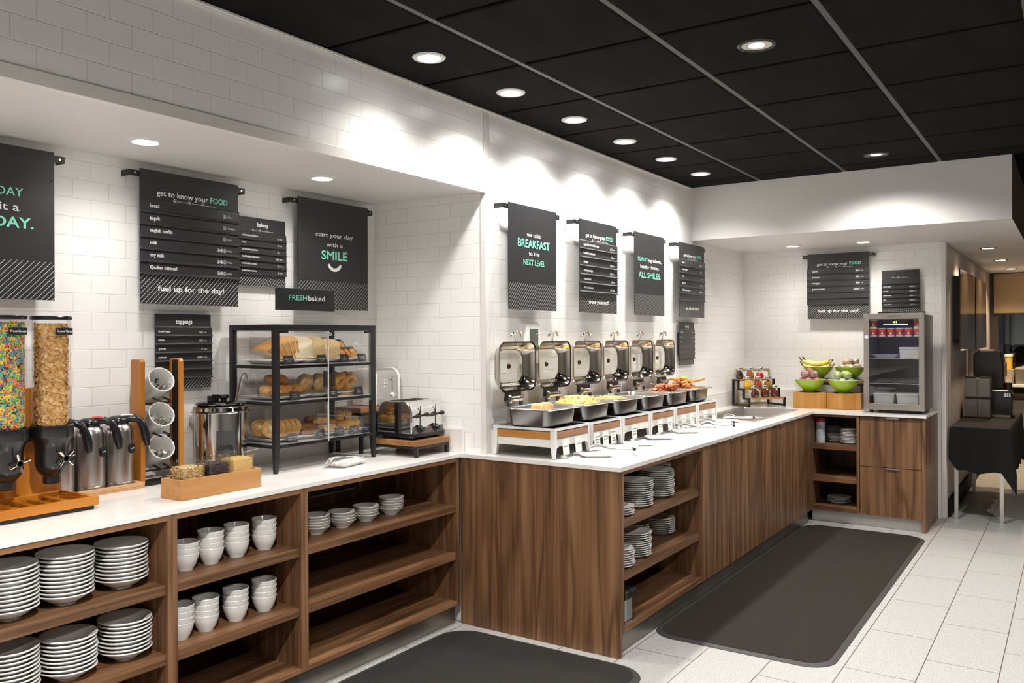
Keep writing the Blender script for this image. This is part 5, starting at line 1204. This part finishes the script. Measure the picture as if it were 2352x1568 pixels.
for r_, row in enumerate(reversed(SYR)):        # front row first
    u, z = ST[r_]
    for k, (cn, c) in enumerate(row):
        lx = (.09, .20, .305)[k] + (.0, -.028, -.055)[r_] * 1.0
        if r_ == 0: lx = (.085, .185, .285)[k]
        p = Vector((lx, u + .040, z + .0215)); p.rotate(Matrix.Rotation(sa, 3, 'Z'))
        lc = (7.30 + p.x, 2.37 + p.y, CI + p.z)
        lab = 'glass syrup pitcher of ' + cn + ' syrup, ' + ('left', 'middle', 'right')[k] + ' on the ' + ('bottom', 'middle', 'top')[r_] + ' rack shelf'
        o = spp if first else dup(spp); first = False; o.location = lc; o.rotation_euler = (0, 0, sa + R(20)); o['label'] = lab
        sy_ = MB().lathe([(1e-5, .003), (.026, .003), (.0325, .011), (.0350, .028), (.0325, .044), (.0258, .061), (.0232, .074), (1e-5, .074)] if (r_, k) not in ((2, 2), (1, 2)) else [(1e-5, .003), (.026, .003), (.0325, .011), (.0350, .028), (.0325, .044), (.0265, .058), (1e-5, .058)], 24).build('syrup', syr('syrup_' + cn.replace(' ', '_'), c), smooth=60, loc=lc)
        tag(sy_, cn + ' syrup inside the ' + ('left', 'middle', 'right')[k] + ' pitcher on the ' + ('bottom', 'middle', 'top')[r_] + ' rack shelf', 'syrup', None, 'stuff')

# ------------------------------------------------------------------ framed picture behind the rack
t = thing('picture_frame', 'gold framed picture of gold trees leaning on the far wall behind the syrup rack', 'picture', (7.735, 2.462, CI), R(-38))
tl = R(-6)
g0 = mat('gold_frame', (.46, .36, .19), .4, metal=.3); g1 = mat('gold_glitter', (.50, .36, .13), .45, noise=(300, (.75, .62, .32), 4), bump=(400, .8, .002)); pw = mat('picture_white', (.80, .79, .77), .5)
b = .016; W2, HH = .178, .325
for nm, bx in (('frame', (-W2, W2, -.012, .006, 0, b)), ('frame', (-W2, W2, -.012, .006, HH - b, HH)), ('frame', (-W2, -W2 + b, -.012, .006, b, HH - b)), ('frame', (W2 - b, W2, -.012, .006, b, HH - b))):
    MB().box(*bx).build(nm, g0, t, rot=(tl, 0, 0))
mb = MB()
for k in range(5): mb.box(-W2 + b, W2 - b, -.002, .004, b + (HH - 2 * b) * k / 5 + .001, b + (HH - 2 * b) * (k + 1) / 5 - .0005)
mb.build('board', pw, t, rot=(tl, 0, 0))
for x, z0, h in ((-.085, .10, .15), (.0, .09, .17), (.085, .10, .155)):
    mb = MB()
    for q in range(4): mb._add([(x - .036 * (1 - q * .2), -.0030 - .0002 * q, z0 + h * q * .2), (x + .036 * (1 - q * .2), -.0030 - .0002 * q, z0 + h * q * .2), (x, -.0030 - .0002 * q, z0 + h * (q * .2 + .42))], [(0, 1, 2)], 0)
    mb.build('gold_tree', g1, t, rot=(tl, 0, 0))

# ------------------------------------------------------------------ fruit on wooden blocks
def block(lab, pts):
    o = MB().prism(pts, 0, .136, 'xy').build('wooden_block', block_z, loc=(7.58, 1.78, CI), bevel=.002); return tag(o, lab, 'wooden block', 'faceted wooden blocks')
P2 = lambda *a: [(x - 7.58, y - 1.78) for x, y in a]
block('left faceted wooden block under the bowl of red apples', P2((7.49, 2.048), (7.463, 1.918), (7.545, 1.783), (7.66, 1.783), (7.66, 2.048)))
block('right faceted wooden block under the bowl of green apples', P2((7.545, 1.780), (7.481, 1.637), (7.555, 1.505), (7.66, 1.505), (7.66, 1.780)))
t = thing('display_riser', 'wooden plank riser on black frame behind the faceted blocks', 'riser', (7.775, 1.765, CI))
MB().box(-.09, .09, -.255, .255, .214, .243).build('top_board', acacia_x, t, bevel=.002)
for s in (-1, 1): MB().box(-.085, .085, s * .25, s * .23, .195, .2135).box(-.085, -.067, s * .25, s * .23, 0, .195).box(.067, .085, s * .25, s * .23, 0, .195).build('leg_frame', black_metal, t)
MB().box(-.085, -.067, -.23, .23, .195, .2135).build('rail', black_metal, t)
green = mat('lime_green_enamel', (.28, .46, .012), .22, coat=.3)
bwl = thing('fruit_bowl', '', 'bowl', (0, 0, 0), 0, 'lime green fruit bowls')
MB().lathe([(1e-5, .004), (.040, .004), (.042, 0), (.046, 0), (.048, .008), (.060, .020), (.090, .045), (.118, .078), (.131, .104)], 40).build('shell', green, bwl, smooth=40)
MB().lathe([(.131, .104), (.132, .1055), (.130, .106), (.114, .078), (.086, .048), (.05, .022), (1e-5, .016)], 40).build('lining', melamine, bwl, smooth=50)
BZ1, BZ2 = CI + .1405, CI + .2475
BP = [(7.570, 1.925, BZ1, 'lower left lime green bowl heaped with red apples'), (7.570, 1.645, BZ1, 'lower right lime green bowl heaped with green apples'), (7.775, 1.905, BZ2, 'upper left lime green bowl full of bananas'), (7.775, 1.635, BZ2, 'upper right lime green bowl of brown wrapped muffins')]
for i, (x, y, z, lab) in enumerate(BP):
    o = bwl if i == 0 else dup(bwl); o.location = (x, y, z); o['label'] = lab
    m_ = MB().lathe([(1e-5, 0), (.085, 0), (.085, .003), (1e-5, .003)], 28).build('round_mat', black_matte, loc=(x, y, z - .0037)); tag(m_, 'thin black disc under the ' + lab.split(' bowl')[0] + ' bowl', 'disc', 'black discs under the bowls')
def fruit_mb(r, dim=.012):
    return MB().lathe([(1e-5, -r * .82), (r * .35, -r * .86), (r * .75, -r * .62), (r * .98, -r * .1), (r * .95, r * .35), (r * .6, r * .76), (r * .3, r * .80), (r * .06, r * .66), (1e-5, r * .62)], 18)
film = glass('cling_film', (.95, .95, .95), .28, .18, .10)
def wrapped(name, c, c2, r, lab0, cat, grp, base, spots, stretch=(1, 1, 1)):
    m_ = mat(name + '_skin', c, .35, noise=(26, c2, 3), coat=.2); proto = None
    for i, (dx, dy, dz) in enumerate(spots):
        if proto is None:
            proto = thing(name, '', cat, (0, 0, 0), 0, grp)
            fm = fruit_mb(r); fm.v = [(a * stretch[0], b_ * stretch[1], c_ * stretch[2]) for a, b_, c_ in fm.v]; fm.build('fruit', m_, proto, smooth=60)
            wm = MB(); wm.sphere((0, 0, 0), (r * 1.05 * stretch[0], r * 1.05 * stretch[1], r * .98 * stretch[2]), 12, bumpy=.10); wm.build('plastic_wrap', film, proto)
            o = proto
        else: o = dup(proto)
        o.location = (base[0] + dx, base[1] + dy, base[2] + dz); o.rotation_euler = (rnd.uniform(-.4, .4), rnd.uniform(-.4, .4), rnd.uniform(0, 6)); o['label'] = NUM[i] + ' ' + lab0
ring = [(-.032, .050), (-.063, -.005), (-.018, -.056), (.045, -.045), (.058, .022), (.018, .063)]
sp_ = [(a, b_, .090) for a, b_ in ring] + [(-.03, .034, .148), (-.012, -.036, .148), (.03, .01, .17)]
wrapped('red_apple', (.34, .025, .03), (.52, .14, .10), .036, 'plastic wrapped red apple in the lower left bowl', 'apple', 'wrapped red apples', BP[0][:3], sp_)
wrapped('green_apple', (.36, .52, .05), (.48, .58, .16), .035, 'plastic wrapped green apple in the lower right bowl', 'apple', 'wrapped green apples', BP[1][:3], [(a, b_, .090) for a, b_ in ring] + [(-.03, .04, .146), (-.02, -.034, .148), (.045, -.0, .148)])
wrapped('wrapped_muffin', (.52, .34, .18), (.66, .48, .28), .036, 'brown plastic wrapped muffin in the upper right bowl', 'muffin', 'wrapped brown muffins', BP[3][:3], [(a, b_, .104) for a, b_ in ring] + [(-.02, .02, .152), (.03, -.034, .150)], (1.0, 1.35, .85))
ban = mat('banana_skin', (.72, .56, .10), .45, noise=(22, (.78, .66, .22), 3)); bant = mat('banana_tip', (.10, .07, .03), .7)
def banana():
    mb = MB(); pts = []; rs = []
    for i in range(15):
        a = -1.0 + 2.0 * i / 14; pts.append((.0, .125 * math.sin(a) / math.sin(1.0), .085 * (1 - math.cos(a)))); q = abs(a)
        rs.append(.0185 * (1 - q ** 4 * .62))
    mb.tube(pts[1:-1], rs[1:-1], 7, 0)
    mb.tube([pts[-2], pts[-1], (0, pts[-1][1] + .012, pts[-1][2] + .022)], (.0075, .0058, .0048), 6, 1); mb.tube([pts[1], pts[0]], (.0072, .003), 6, 1)
    return mb.build('banana', [ban, bant], smooth=60)
bn = banana()
for i, (dx, dy, dz, rx, rz) in enumerate(((-.060, .0, .090, -14, 0), (-.020, .008, .080, -4, 3), (.020, -.005, .080, 4, -3), (.060, .0, .090, 14, 2), (-.041, .012, .128, -8, 5), (.0, -.006, .124, 0, -4), (.041, .01, .130, 8, 3))):
    o = bn if i == 0 else dup(bn); o.location = (BP[2][0] + dx, BP[2][1] + dy, BP[2][2] + dz); o.rotation_euler = (0, R(rx), R(rz))
    tag(o, NUM[i] + ' speckled yellow banana from the front in the upper left bowl', 'banana', 'bananas')

# ------------------------------------------------------------------ glass door fridge
t = thing('glass_door_fridge', 'stainless countertop fridge with glass door on the far counter', 'fridge', (7.58, 1.213, CI), R(-90))
# local: x to the viewer's right, -y towards the room
FW, FD, F0, F1 = .2245, .25, .014, .802
dark_in = mat('fridge_inside', (.014, .0145, .016), .4)
fr_side = mat('fridge_side_steel', (.30, .27, .245), .38, metal=.9)
for s in (-1, 1): MB().box(s * FW, s * (FW - .022), -FD + .045, FD - .02, F0 + .01, F1 - .012).build('side_wall', fr_side, t, bevel=.002)
MB().box(-FW + .022, FW - .022, FD - .05, FD - .02, F0 + .01, F1 - .012).box(-FW + .022, FW - .022, -FD + .045, FD - .05, F0 + .01, F0 + .04).box(-FW + .022, FW - .022, -FD + .045, FD - .05, F1 - .05, F1 - .012).build('cabinet', dark_in, t)
for x in (-.18, .18):
    for y in (-.18, .18): MB().lathe([(.016, 0), (.016, F0 + .0095), (1e-5, F0 + .0095)], 12, c=(x, y, 0)).build('foot', black_plastic, t)
fb = .040
fs_ = MB(); yf0, yf1 = -FD, -FD + .042
fr = mat('fridge_door_steel', (.52, .475, .43), .30, metal=1)
for a in (((-FW, F0 + .012), (FW, F0 + .012), (FW - fb, F0 + .012 + .05), (-FW + fb, F0 + .012 + .05)), ((-FW, F1), (FW, F1), (FW - fb, F1 - .046), (-FW + fb, F1 - .046)), ((-FW, F0 + .012), (-FW, F1), (-FW + fb, F1 - .046), (-FW + fb, F0 + .062)), ((FW, F0 + .012), (FW, F1), (FW - fb, F1 - .046), (FW - fb, F0 + .062))):
    MB().prism(list(a), yf0, yf1, 'xz').build('door_frame', fr, t, bevel=.001)
MB().box(-FW + fb, FW - fb, yf0 + .008, yf0 + .012, F0 + .062, F1 - .046).build('door_glass', fridge_glass, t)
text(MB(), 'EUHOMY', .01, F1 - .030, .012, .10, 0, .02, yf0 - .0006).build('lettering', mat('brand_dark', (.05, .05, .05), .4), t)
MB().box(-FW + .008, -FW + .034, yf0 - .001, yf0 - .0002, .600, .625).build('sticker', melamine, t)
MB().box(-.12, FW + .005, -FD + .02, -FD + .05, F1 + .0005, F1 + .010).build('hinge_cover', black_plastic, t)
MB().box(-.09, .10, -FD + .06, FD - .06, F1 - .095, F1 - .0505).build('light_housing', black_plastic, t)
MB().box(-.085, .095, -FD + .058, -FD + .0595, F1 - .093, F1 - .090).build('light_strip', mat('strip_light', (.5, .6, 1), .5, emit=((.45, .55, 1), 8)), t)
text(MB(), '41', .0, F1 - .078, .016, .028, 0, .03, -FD + .0585).build('temperature_digits', mat('digits', (.2, .8, .05), .5, emit=((.35, 1, .05), 4)), t)
MB().box(-FW + .03, FW - .03, FD - .056, FD - .051, F1 - .16, F1 - .052).build('back_panel_lit', mat('fridge_back_blue', (.01, .02, .20), .5), t)
ld = bpy.data.lights.new('fridge_light', 'AREA'); ld.energy = .22; ld.color = (.10, .16, 1); ld.shape = 'RECTANGLE'; ld.size = .18; ld.size_y = .1
lo = bpy.data.objects.new('fridge_light', ld); col.objects.link(lo); lo.parent = t; lo.location = (0, .0, F1 - .097)
wire = mat('wire_shelf', (.35, .35, .36), .3, metal=1)
SHF = (.612, .435, .235)
for z in SHF:
    mb = MB(); mb.tube([(-.195, -.19, z), (.195, -.19, z)], .003, 6).tube([(-.195, .17, z), (.195, .17, z)], .003, 6)
    for k in range(17): mb.tube([(-.192 + .024 * k, -.19, z + .002), (-.192 + .024 * k, .17, z + .002)], .0014, 5)
    mb.build('wire_shelf', wire, t)
def fridge_at(x, y, z): return (7.58 + y, 1.213 - x, CI + z)
yr = mat('yogurt_red', (.60, .015, .03), .35); yy_ = mat('yogurt_yellow', (.90, .52, .03), .4)
yc_ = thing('yogurt_cup', '', 'yogurt cup', (0, 0, 0), R(-90), 'red yogurt cups in the fridge')
MB().lathe([(1e-5, 0), (.026, 0), (.027, .004), (.030, .062), (.0315, .064), (.0315, .067), (1e-5, .0672)], 24).build('cup', melamine, yc_, smooth=40)
MB().lathe([(.0280, .013), (.0307, .060)], 24).build('label', yr, yc_, smooth=40)
q = MB(); text(q, 'Dannon', 0, .044, .010, .040, 0, .03, 0)
for k in range(5): q.loft([[(.004 + .0055 * math.cos(R(72 * k)) + .0042 * math.cos(R(a)), 0, .026 + .0055 * math.sin(R(72 * k)) + .0042 * math.sin(R(a))) for a in range(0, 360, 60)]], 1, (True, False))
q.v = [(.0312 * math.sin(a / .0312), -.0312 * math.cos(a / .0312), c_) for a, b_, c_ in q.v]; q.build('lettering', [yy_, print_white], yc_)
for i, (x, z) in enumerate([(-.165 + .0655 * k, SHF[0] + .0045) for k in range(6)] + [(-.165, SHF[0] + .072), (.1625, SHF[0] + .072)]):
    o = yc_ if i == 0 else dup(yc_); o.location = fridge_at(x, -.155, z)
    o['label'] = (NUM[i] + ' red yogurt cup from the left on the top fridge shelf') if i < 6 else 'red yogurt cup stacked on the ' + ('leftmost' if i == 6 else 'rightmost') + ' cup of the top fridge shelf'
tub = mat('tub_white', (.66, .66, .66), .4)
def tub_(lab, x, y, z, w_, d_, h):
    g = thing('food_tub', lab, 'tub', fridge_at(x, y, z), R(-90), 'white tubs in the fridge')
    MB().loft([rrect(w_ * .9, d_ * .9, .015, 0), rrect(w_ * .97, d_ * .97, .018, h - .012)], cap=(True, False)).build('body', tub, g, smooth=40)
    MB().loft([rrect(w_, d_, .02, h - .0118), rrect(w_, d_, .02, h), rrect(w_ * .96, d_ * .96, .018, h + .002)]).build('lid', tub, g, smooth=40)
tub_('left white tub with a lid at the bottom of the fridge', -.088, -.08, F0 + .0405, .165, .22, .100)
tub_('right white tub with a lid at the bottom of the fridge', .092, -.08, F0 + .0405, .175, .22, .100)
tub_('white tub on the second fridge shelf at the right', .105, -.06, SHF[1] + .0045, .165, .22, .088)
o = tray_mb(.205, .20, .030).build('plate', porcelain, smooth=40, loc=fridge_at(-.082, -.065, SHF[1] + .0045)); tag(o, 'white plate of small wrapped cubes on the second fridge shelf', 'plate')
for k in range(6):
    o = MB().box(-.016, .016, -.016, .016, 0, .020).build('butter_cube', mat('pale_blue_wrap', (.45, .50, .72), .4), loc=fridge_at(-.145 + .026 * k, -.10 + .035 * (k % 2), SHF[1] + .0125), rot=(0, 0, .4 * k), bevel=.003)
    tag(o, NUM[k] + ' small pale wrapped cube from the left on the fridge plate', 'wrapped cube', 'wrapped cubes on the fridge plate')
o = MB().loft([[(-.17 + .34 * i / 10, -.17 + .02 * rnd.random(), SHF[2] + .004 + .012 * rnd.random()), (-.17 + .34 * i / 10, .05, SHF[2] + .03 + .015 * rnd.random()), (-.17 + .34 * i / 10, .14, SHF[2] + .006)] for i in range(11)], cap=(False, False), closed=False).build('plastic_bag', film, smooth=30); o.location = (7.58, 1.213, CI); o.rotation_euler = (0, 0, R(-90))
tag(o, 'crumpled clear plastic bag on the third fridge shelf', 'bag')

# ------------------------------------------------------------------ the hall beyond
poster = mat('poster_dark', (.05, .035, .028), .12, noise=((3, 3, 2), (.035, .026, .02), 3)); 
for i, (x0, x1) in enumerate(((8.36, 9.66), (9.78, 10.98))):
    t = thing('wall_panel', ('near', 'far')[i] + ' tall dark glossy picture hung on the taupe hall wall', 'picture', ((x0 + x1) / 2, .905, 1.40), 0, 'dark pictures in the hall')
    h = (x1 - x0) / 2
    MB().box(-h, h, -.065, -.055, 0, .725).build('panel', poster, t, bevel=.001)
    MB().box(-h + .03, h - .03, -.055, -.001, .10, .66).build('hanging_frame', black_metal, t)
# black table
TZ_ = .770
t = thing('buffet_table', 'folding table with steel legs under the black cloth in the hall', 'table', (8.90, .665, 0))
MB().box(-.93, .93, -.20, .20, TZ_ - .03, TZ_ - .004).build('table_top', black_matte, t)
for x in (-.93, .55):
    for y in (-.16, .17): MB().box(x - .014, x + .014, y - .014, y + .014, 0, TZ_ - .031).build('leg', steel, t)
cloth = mat('black_cloth', (.010, .010, .0105), .85, spec=.25)
mb = MB(); n = 26
def hem(k):
    return .30 + .05 * math.sin(k * 1.7) + .03 * math.sin(k * .6)
x0, x1, y0, y1 = -.945, .945, -.215, .215
ringt = []
per = [(x0 + (x1 - x0) * i / n, y0) for i in range(n)] + [(x1, y0 + (y1 - y0) * i / 8) for i in range(8)] + [(x1 - (x1 - x0) * i / n, y1) for i in range(n)] + [(x0, y1 - (y1 - y0) * i / 8) for i in range(8)]
def nrm(p): 
    a = Vector((0, 0)); 
    if p[0] <= x0 + 1e-6: a.x -= 1
    if p[0] >= x1 - 1e-6: a.x += 1
    if p[1] <= y0 + 1e-6: a.y -= 1
    if p[1] >= y1 - 1e-6: a.y += 1
    return a.normalized() if a.length else a
rg = []
for f in (0, .04, .35, .7, 1):
    r_ = []
    for i, p in enumerate(per):
        nn = nrm(p); corner = 1 if abs(nn.x) > .1 and abs(nn.y) > .1 else 0
        hang = (.36 + .012 * math.sin(i * 1.3) + (.16 if corner else 0)) * f
        if nn.y > .5: hang *= .5
        out = (.006 + .022 * f * (1 + math.sin(i * 1.9))) * (1 if f else 0) * (.25 if nn.y > .5 else 1)
        if corner: out += .05 * f
        r_.append((p[0] + nn.x * out, min(.222, p[1] + nn.y * out), TZ_ + .002 - hang - (0 if f == 0 else .004)))
    rg.append(r_)
mb.loft(rg, 0, (True, False))
o = mb.build('tablecloth', cloth, smooth=50, loc=(8.90, .665, 0)); tag(o, 'black cloth draped over the hall table, its corners hanging low', 'tablecloth')
TZ2 = TZ_ + .0035
for k in range(2):
    t = thing('condiment_bin', ('lower', 'upper')[k] + ' dark steel two-door bin of the stack on the black table', 'bin', (8.98, .755, TZ2 + .1855 * k), R(-90), 'stacked steel bins')
    MB().box(-.105, .105, -.10, .10, .006, .180).build('body', mat('bin_steel', (.20, .19, .18), .35, metal=.9), t, bevel=.003)
    for s in (-1, 1): MB().box(s * .004, s * .102, -.108, -.1005, .012, .174).build('door', mat('bin_door', (.26, .245, .235), .38, metal=.85), t, bevel=.002)
    MB().box(-.108, .108, -.11, .11, 0, .0055).build('base', black_plastic, t)
    if k:
        for s in (-1, 1): MB().box(s * .015, s * .10, -.09, .05, .1805, .197).build('lid', black_plastic, t, bevel=.003)
t = thing('napkin_dispenser', 'black box dispenser with chrome buttons beside the steel bins on the hall table', 'dispenser', (9.25, .655, TZ2), R(-90))
MB().prism([(-.13, .0), (.16, .0), (.165, .21), (.14, .245), (-.13, .25)], -.11, .11, 'xz').build('body', black_plastic, t, bevel=.01)
MB().box(-.02, .15, -.16, -.1105, .0, .018).build('front_lip', steel, t)
mb = MB()
for k in range(3):
    for j in range(2): mb.box(.100 + .018 * k, .112 + .018 * k, -.1125, -.1105, .19 + .018 * j, .20 + .018 * j)
mb.build('button_panel', chrome, t)
t = thing('coffee_machine', 'tall black coffee machine with clear bean hopper on the hall table', 'coffee machine', (9.58, .68, TZ2), R(-90))
MB().prism([(-.16, 0), (.15, 0), (.15, .10), (.10, .12), (.10, .50), (.08, .60), (.02, .625), (-.10, .62), (-.16, .58)], -.13, .13, 'xz').build('body', black_plastic, t, bevel=.015)
MB().box(.1005, .115, -.08, .08, .36, .50).build('panel', mat('machine_panel', (.16, .12, .09), .4), t)
MB().lathe([(.045, .125), (.045, .355), (1e-5, .356)], 20, c=(.125, 0, 0)).build('hopper', clear, t, smooth=40)
MB().lathe([(1e-5, .13), (.040, .13), (.040, .30), (1e-5, .30)], 18, c=(.125, 0, 0)).build('beans', mat('beans', (.03, .014, .008), .5), t, smooth=40)
# window wall
t = struct('window_1', MB().box(12.35, 12.42, .82, .904, .72, Z_S - .001).box(12.35, 12.42, -2.2, .82, .72, .80).box(12.35, 12.42, -2.2, .82, 2.28, Z_S - .001).box(12.35, 12.42, -.75, -.68, .80, 2.28), mat('window_frame_brown', (.035, .024, .018), .5))
p_ = MB().box(12.380, 12.386, -2.2, .82, .80, 2.28).build('pane', window_glass, t)
o = MB().box(12.33, 12.336, -2.2, .86, 1.815, 2.31).build('roller_shade', mat('shade_fabric', (.46, .34, .21), .8)); tag(o, 'tan roller shade pulled halfway down the night window', 'shade')
o = MB().box(12.327, 12.339, -2.2, .86, 1.80, 1.8149).build('shade_bar', mat('shade_bar', (.03, .02, .015), .5)); tag(o, 'dark bottom bar of the tan roller shade', 'shade bar')
t = thing('serving_shelf', 'white topped narrow shelf table in front of the night window', 'shelf', (12.10, .15, 0))
MB().box(-.16, .16, -.9, .7, .905, .935).build('top', melamine, t, bevel=.003)
for y in (-.85, .65): MB().box(-.14, .14, y - .02, y + .02, 0, .904).build('leg', black_metal, t)
frost = glass('frosted_plastic', (.85, .82, .78), .10, .3, .18, (.75, .70, .60))
for i, y in enumerate((.55, .44, .33)):
    if i == 0:
        t = thing('water_pitcher', '', 'pitcher', (12.06, y, .9358), 0, 'clear pitchers by the window')
        MB().lathe([(1e-5, 0), (.062, 0), (.066, .01), (.075, .17), (.078, .185)], 20).build('jug', frost, t, smooth=40)
        MB().lathe([(.079, .1855), (.06, .205), (1e-5, .215)], 20).build('lid', frost, t, smooth=40)
        MB().tube([(0, -.076, .16), (0, -.115, .15), (0, -.115, .06), (0, -.068, .04)], .009, 6).build('handle', frost, t)
        o = t
    else: o = dup(t, (12.06, y - .10 * i, .9358))
    o['label'] = NUM[i] + ' clear plastic pitcher from the left on the window shelf'
o = MB().loft([rrect(.16, .14, .02, 0), rrect(.19, .17, .02, .17), rrect(.195, .175, .02, .18)]).build('plastic_tub', mat('tub_cream', (.55, .47, .35), .5), smooth=40, loc=(12.08, .71, .9358)); tag(o, 'cream plastic tub holding bottles on the window shelf', 'tub')
t = thing('sauce_bottle', 'yellow bottle with white cap standing in the cream tub by the window', 'bottle', (12.07, .685, 1.1165))
MB().lathe([(1e-5, 0), (.040, 0), (.043, .01), (.040, .09), (.044, .15), (1e-5, .155)], 18).build('body', mat('mustard', (.70, .42, .08), .35), t, smooth=40)
MB().lathe([(.047, .1555), (.047, .185), (1e-5, .19)], 18).build('cap', melamine, t, smooth=40)
# night outside the window
struct('floor.001', MB().box(12.6, 60, -40, 20, -3.1, -3.0), mat('night_asphalt', (.02, .018, .015), .8))
t = thing('distant_building', 'low white building across the dark car park outside the window', 'building', (42, 2.5, -3.0))
MB().box(-2, 2, -4, 2.4, 0, 3.3).build('wall', mat('far_building', (.16, .15, .14), .8), t)
for k in range(3): MB().box(-2.04, -2.001, -2.5 + 1.7 * k, -1.6 + 1.7 * k, .4, 2.2).build('window', mat('far_window', (.03, .03, .03), .3), t)
lampg = mat('street_lamp_glow', (1, .95, .8), .5, emit=((1, .9, .65), 60))
for i, (y, z, r_, h) in enumerate(((1.15, 1.95, .05, 'bright'), (2.1, 3.7, .03, 'small'), (1.35, 3.7, .035, 'small'), (2.0, 5.4, .022, 'tiny'), (1.0, 5.3, .022, 'tiny'))):
    g = thing('street_lamp', ('bright low', 'left small', 'right small', 'left tiny high', 'right tiny high')[i] + ' street lamp glowing in the dark beyond the window', 'street lamp', (34 + .8 * i, y * .83 + .35, -3.0))
    MB().tube([(0, 0, 0), (0, 0, z + 3.0)], .05, 6).build('pole', black_metal, g)
    MB().sphere((0, 0, z + 3.0 + r_), r_, 10).build('lamp_head', lampg, g)
tree_m = mat('night_leaves', (.035, .04, .02), .9)
for i in range(7):
    mb = MB()
    for q in range(30): mb.sphere((rnd.uniform(-.8, .8), rnd.uniform(-.8, .8), 2.8 + rnd.uniform(-.8, .9)), rnd.uniform(.3, .45), 7, 0, 5, .3)
    g = thing('night_tree', ('first', 'second', 'third', 'fourth', 'fifth', 'sixth', 'seventh')[i] + ' dark tree from the left beyond the window', 'tree', (50 + 3 * (i % 2), 7 - 2.6 * i, -3.0), 0, 'dark trees outside')
    mb.build('crown', tree_m, g); MB().tube([(0, 0, 0), (0, 0, 2.5)], .15, 6).build('trunk', mat('night_bark', (.02, .015, .01), .9), g)
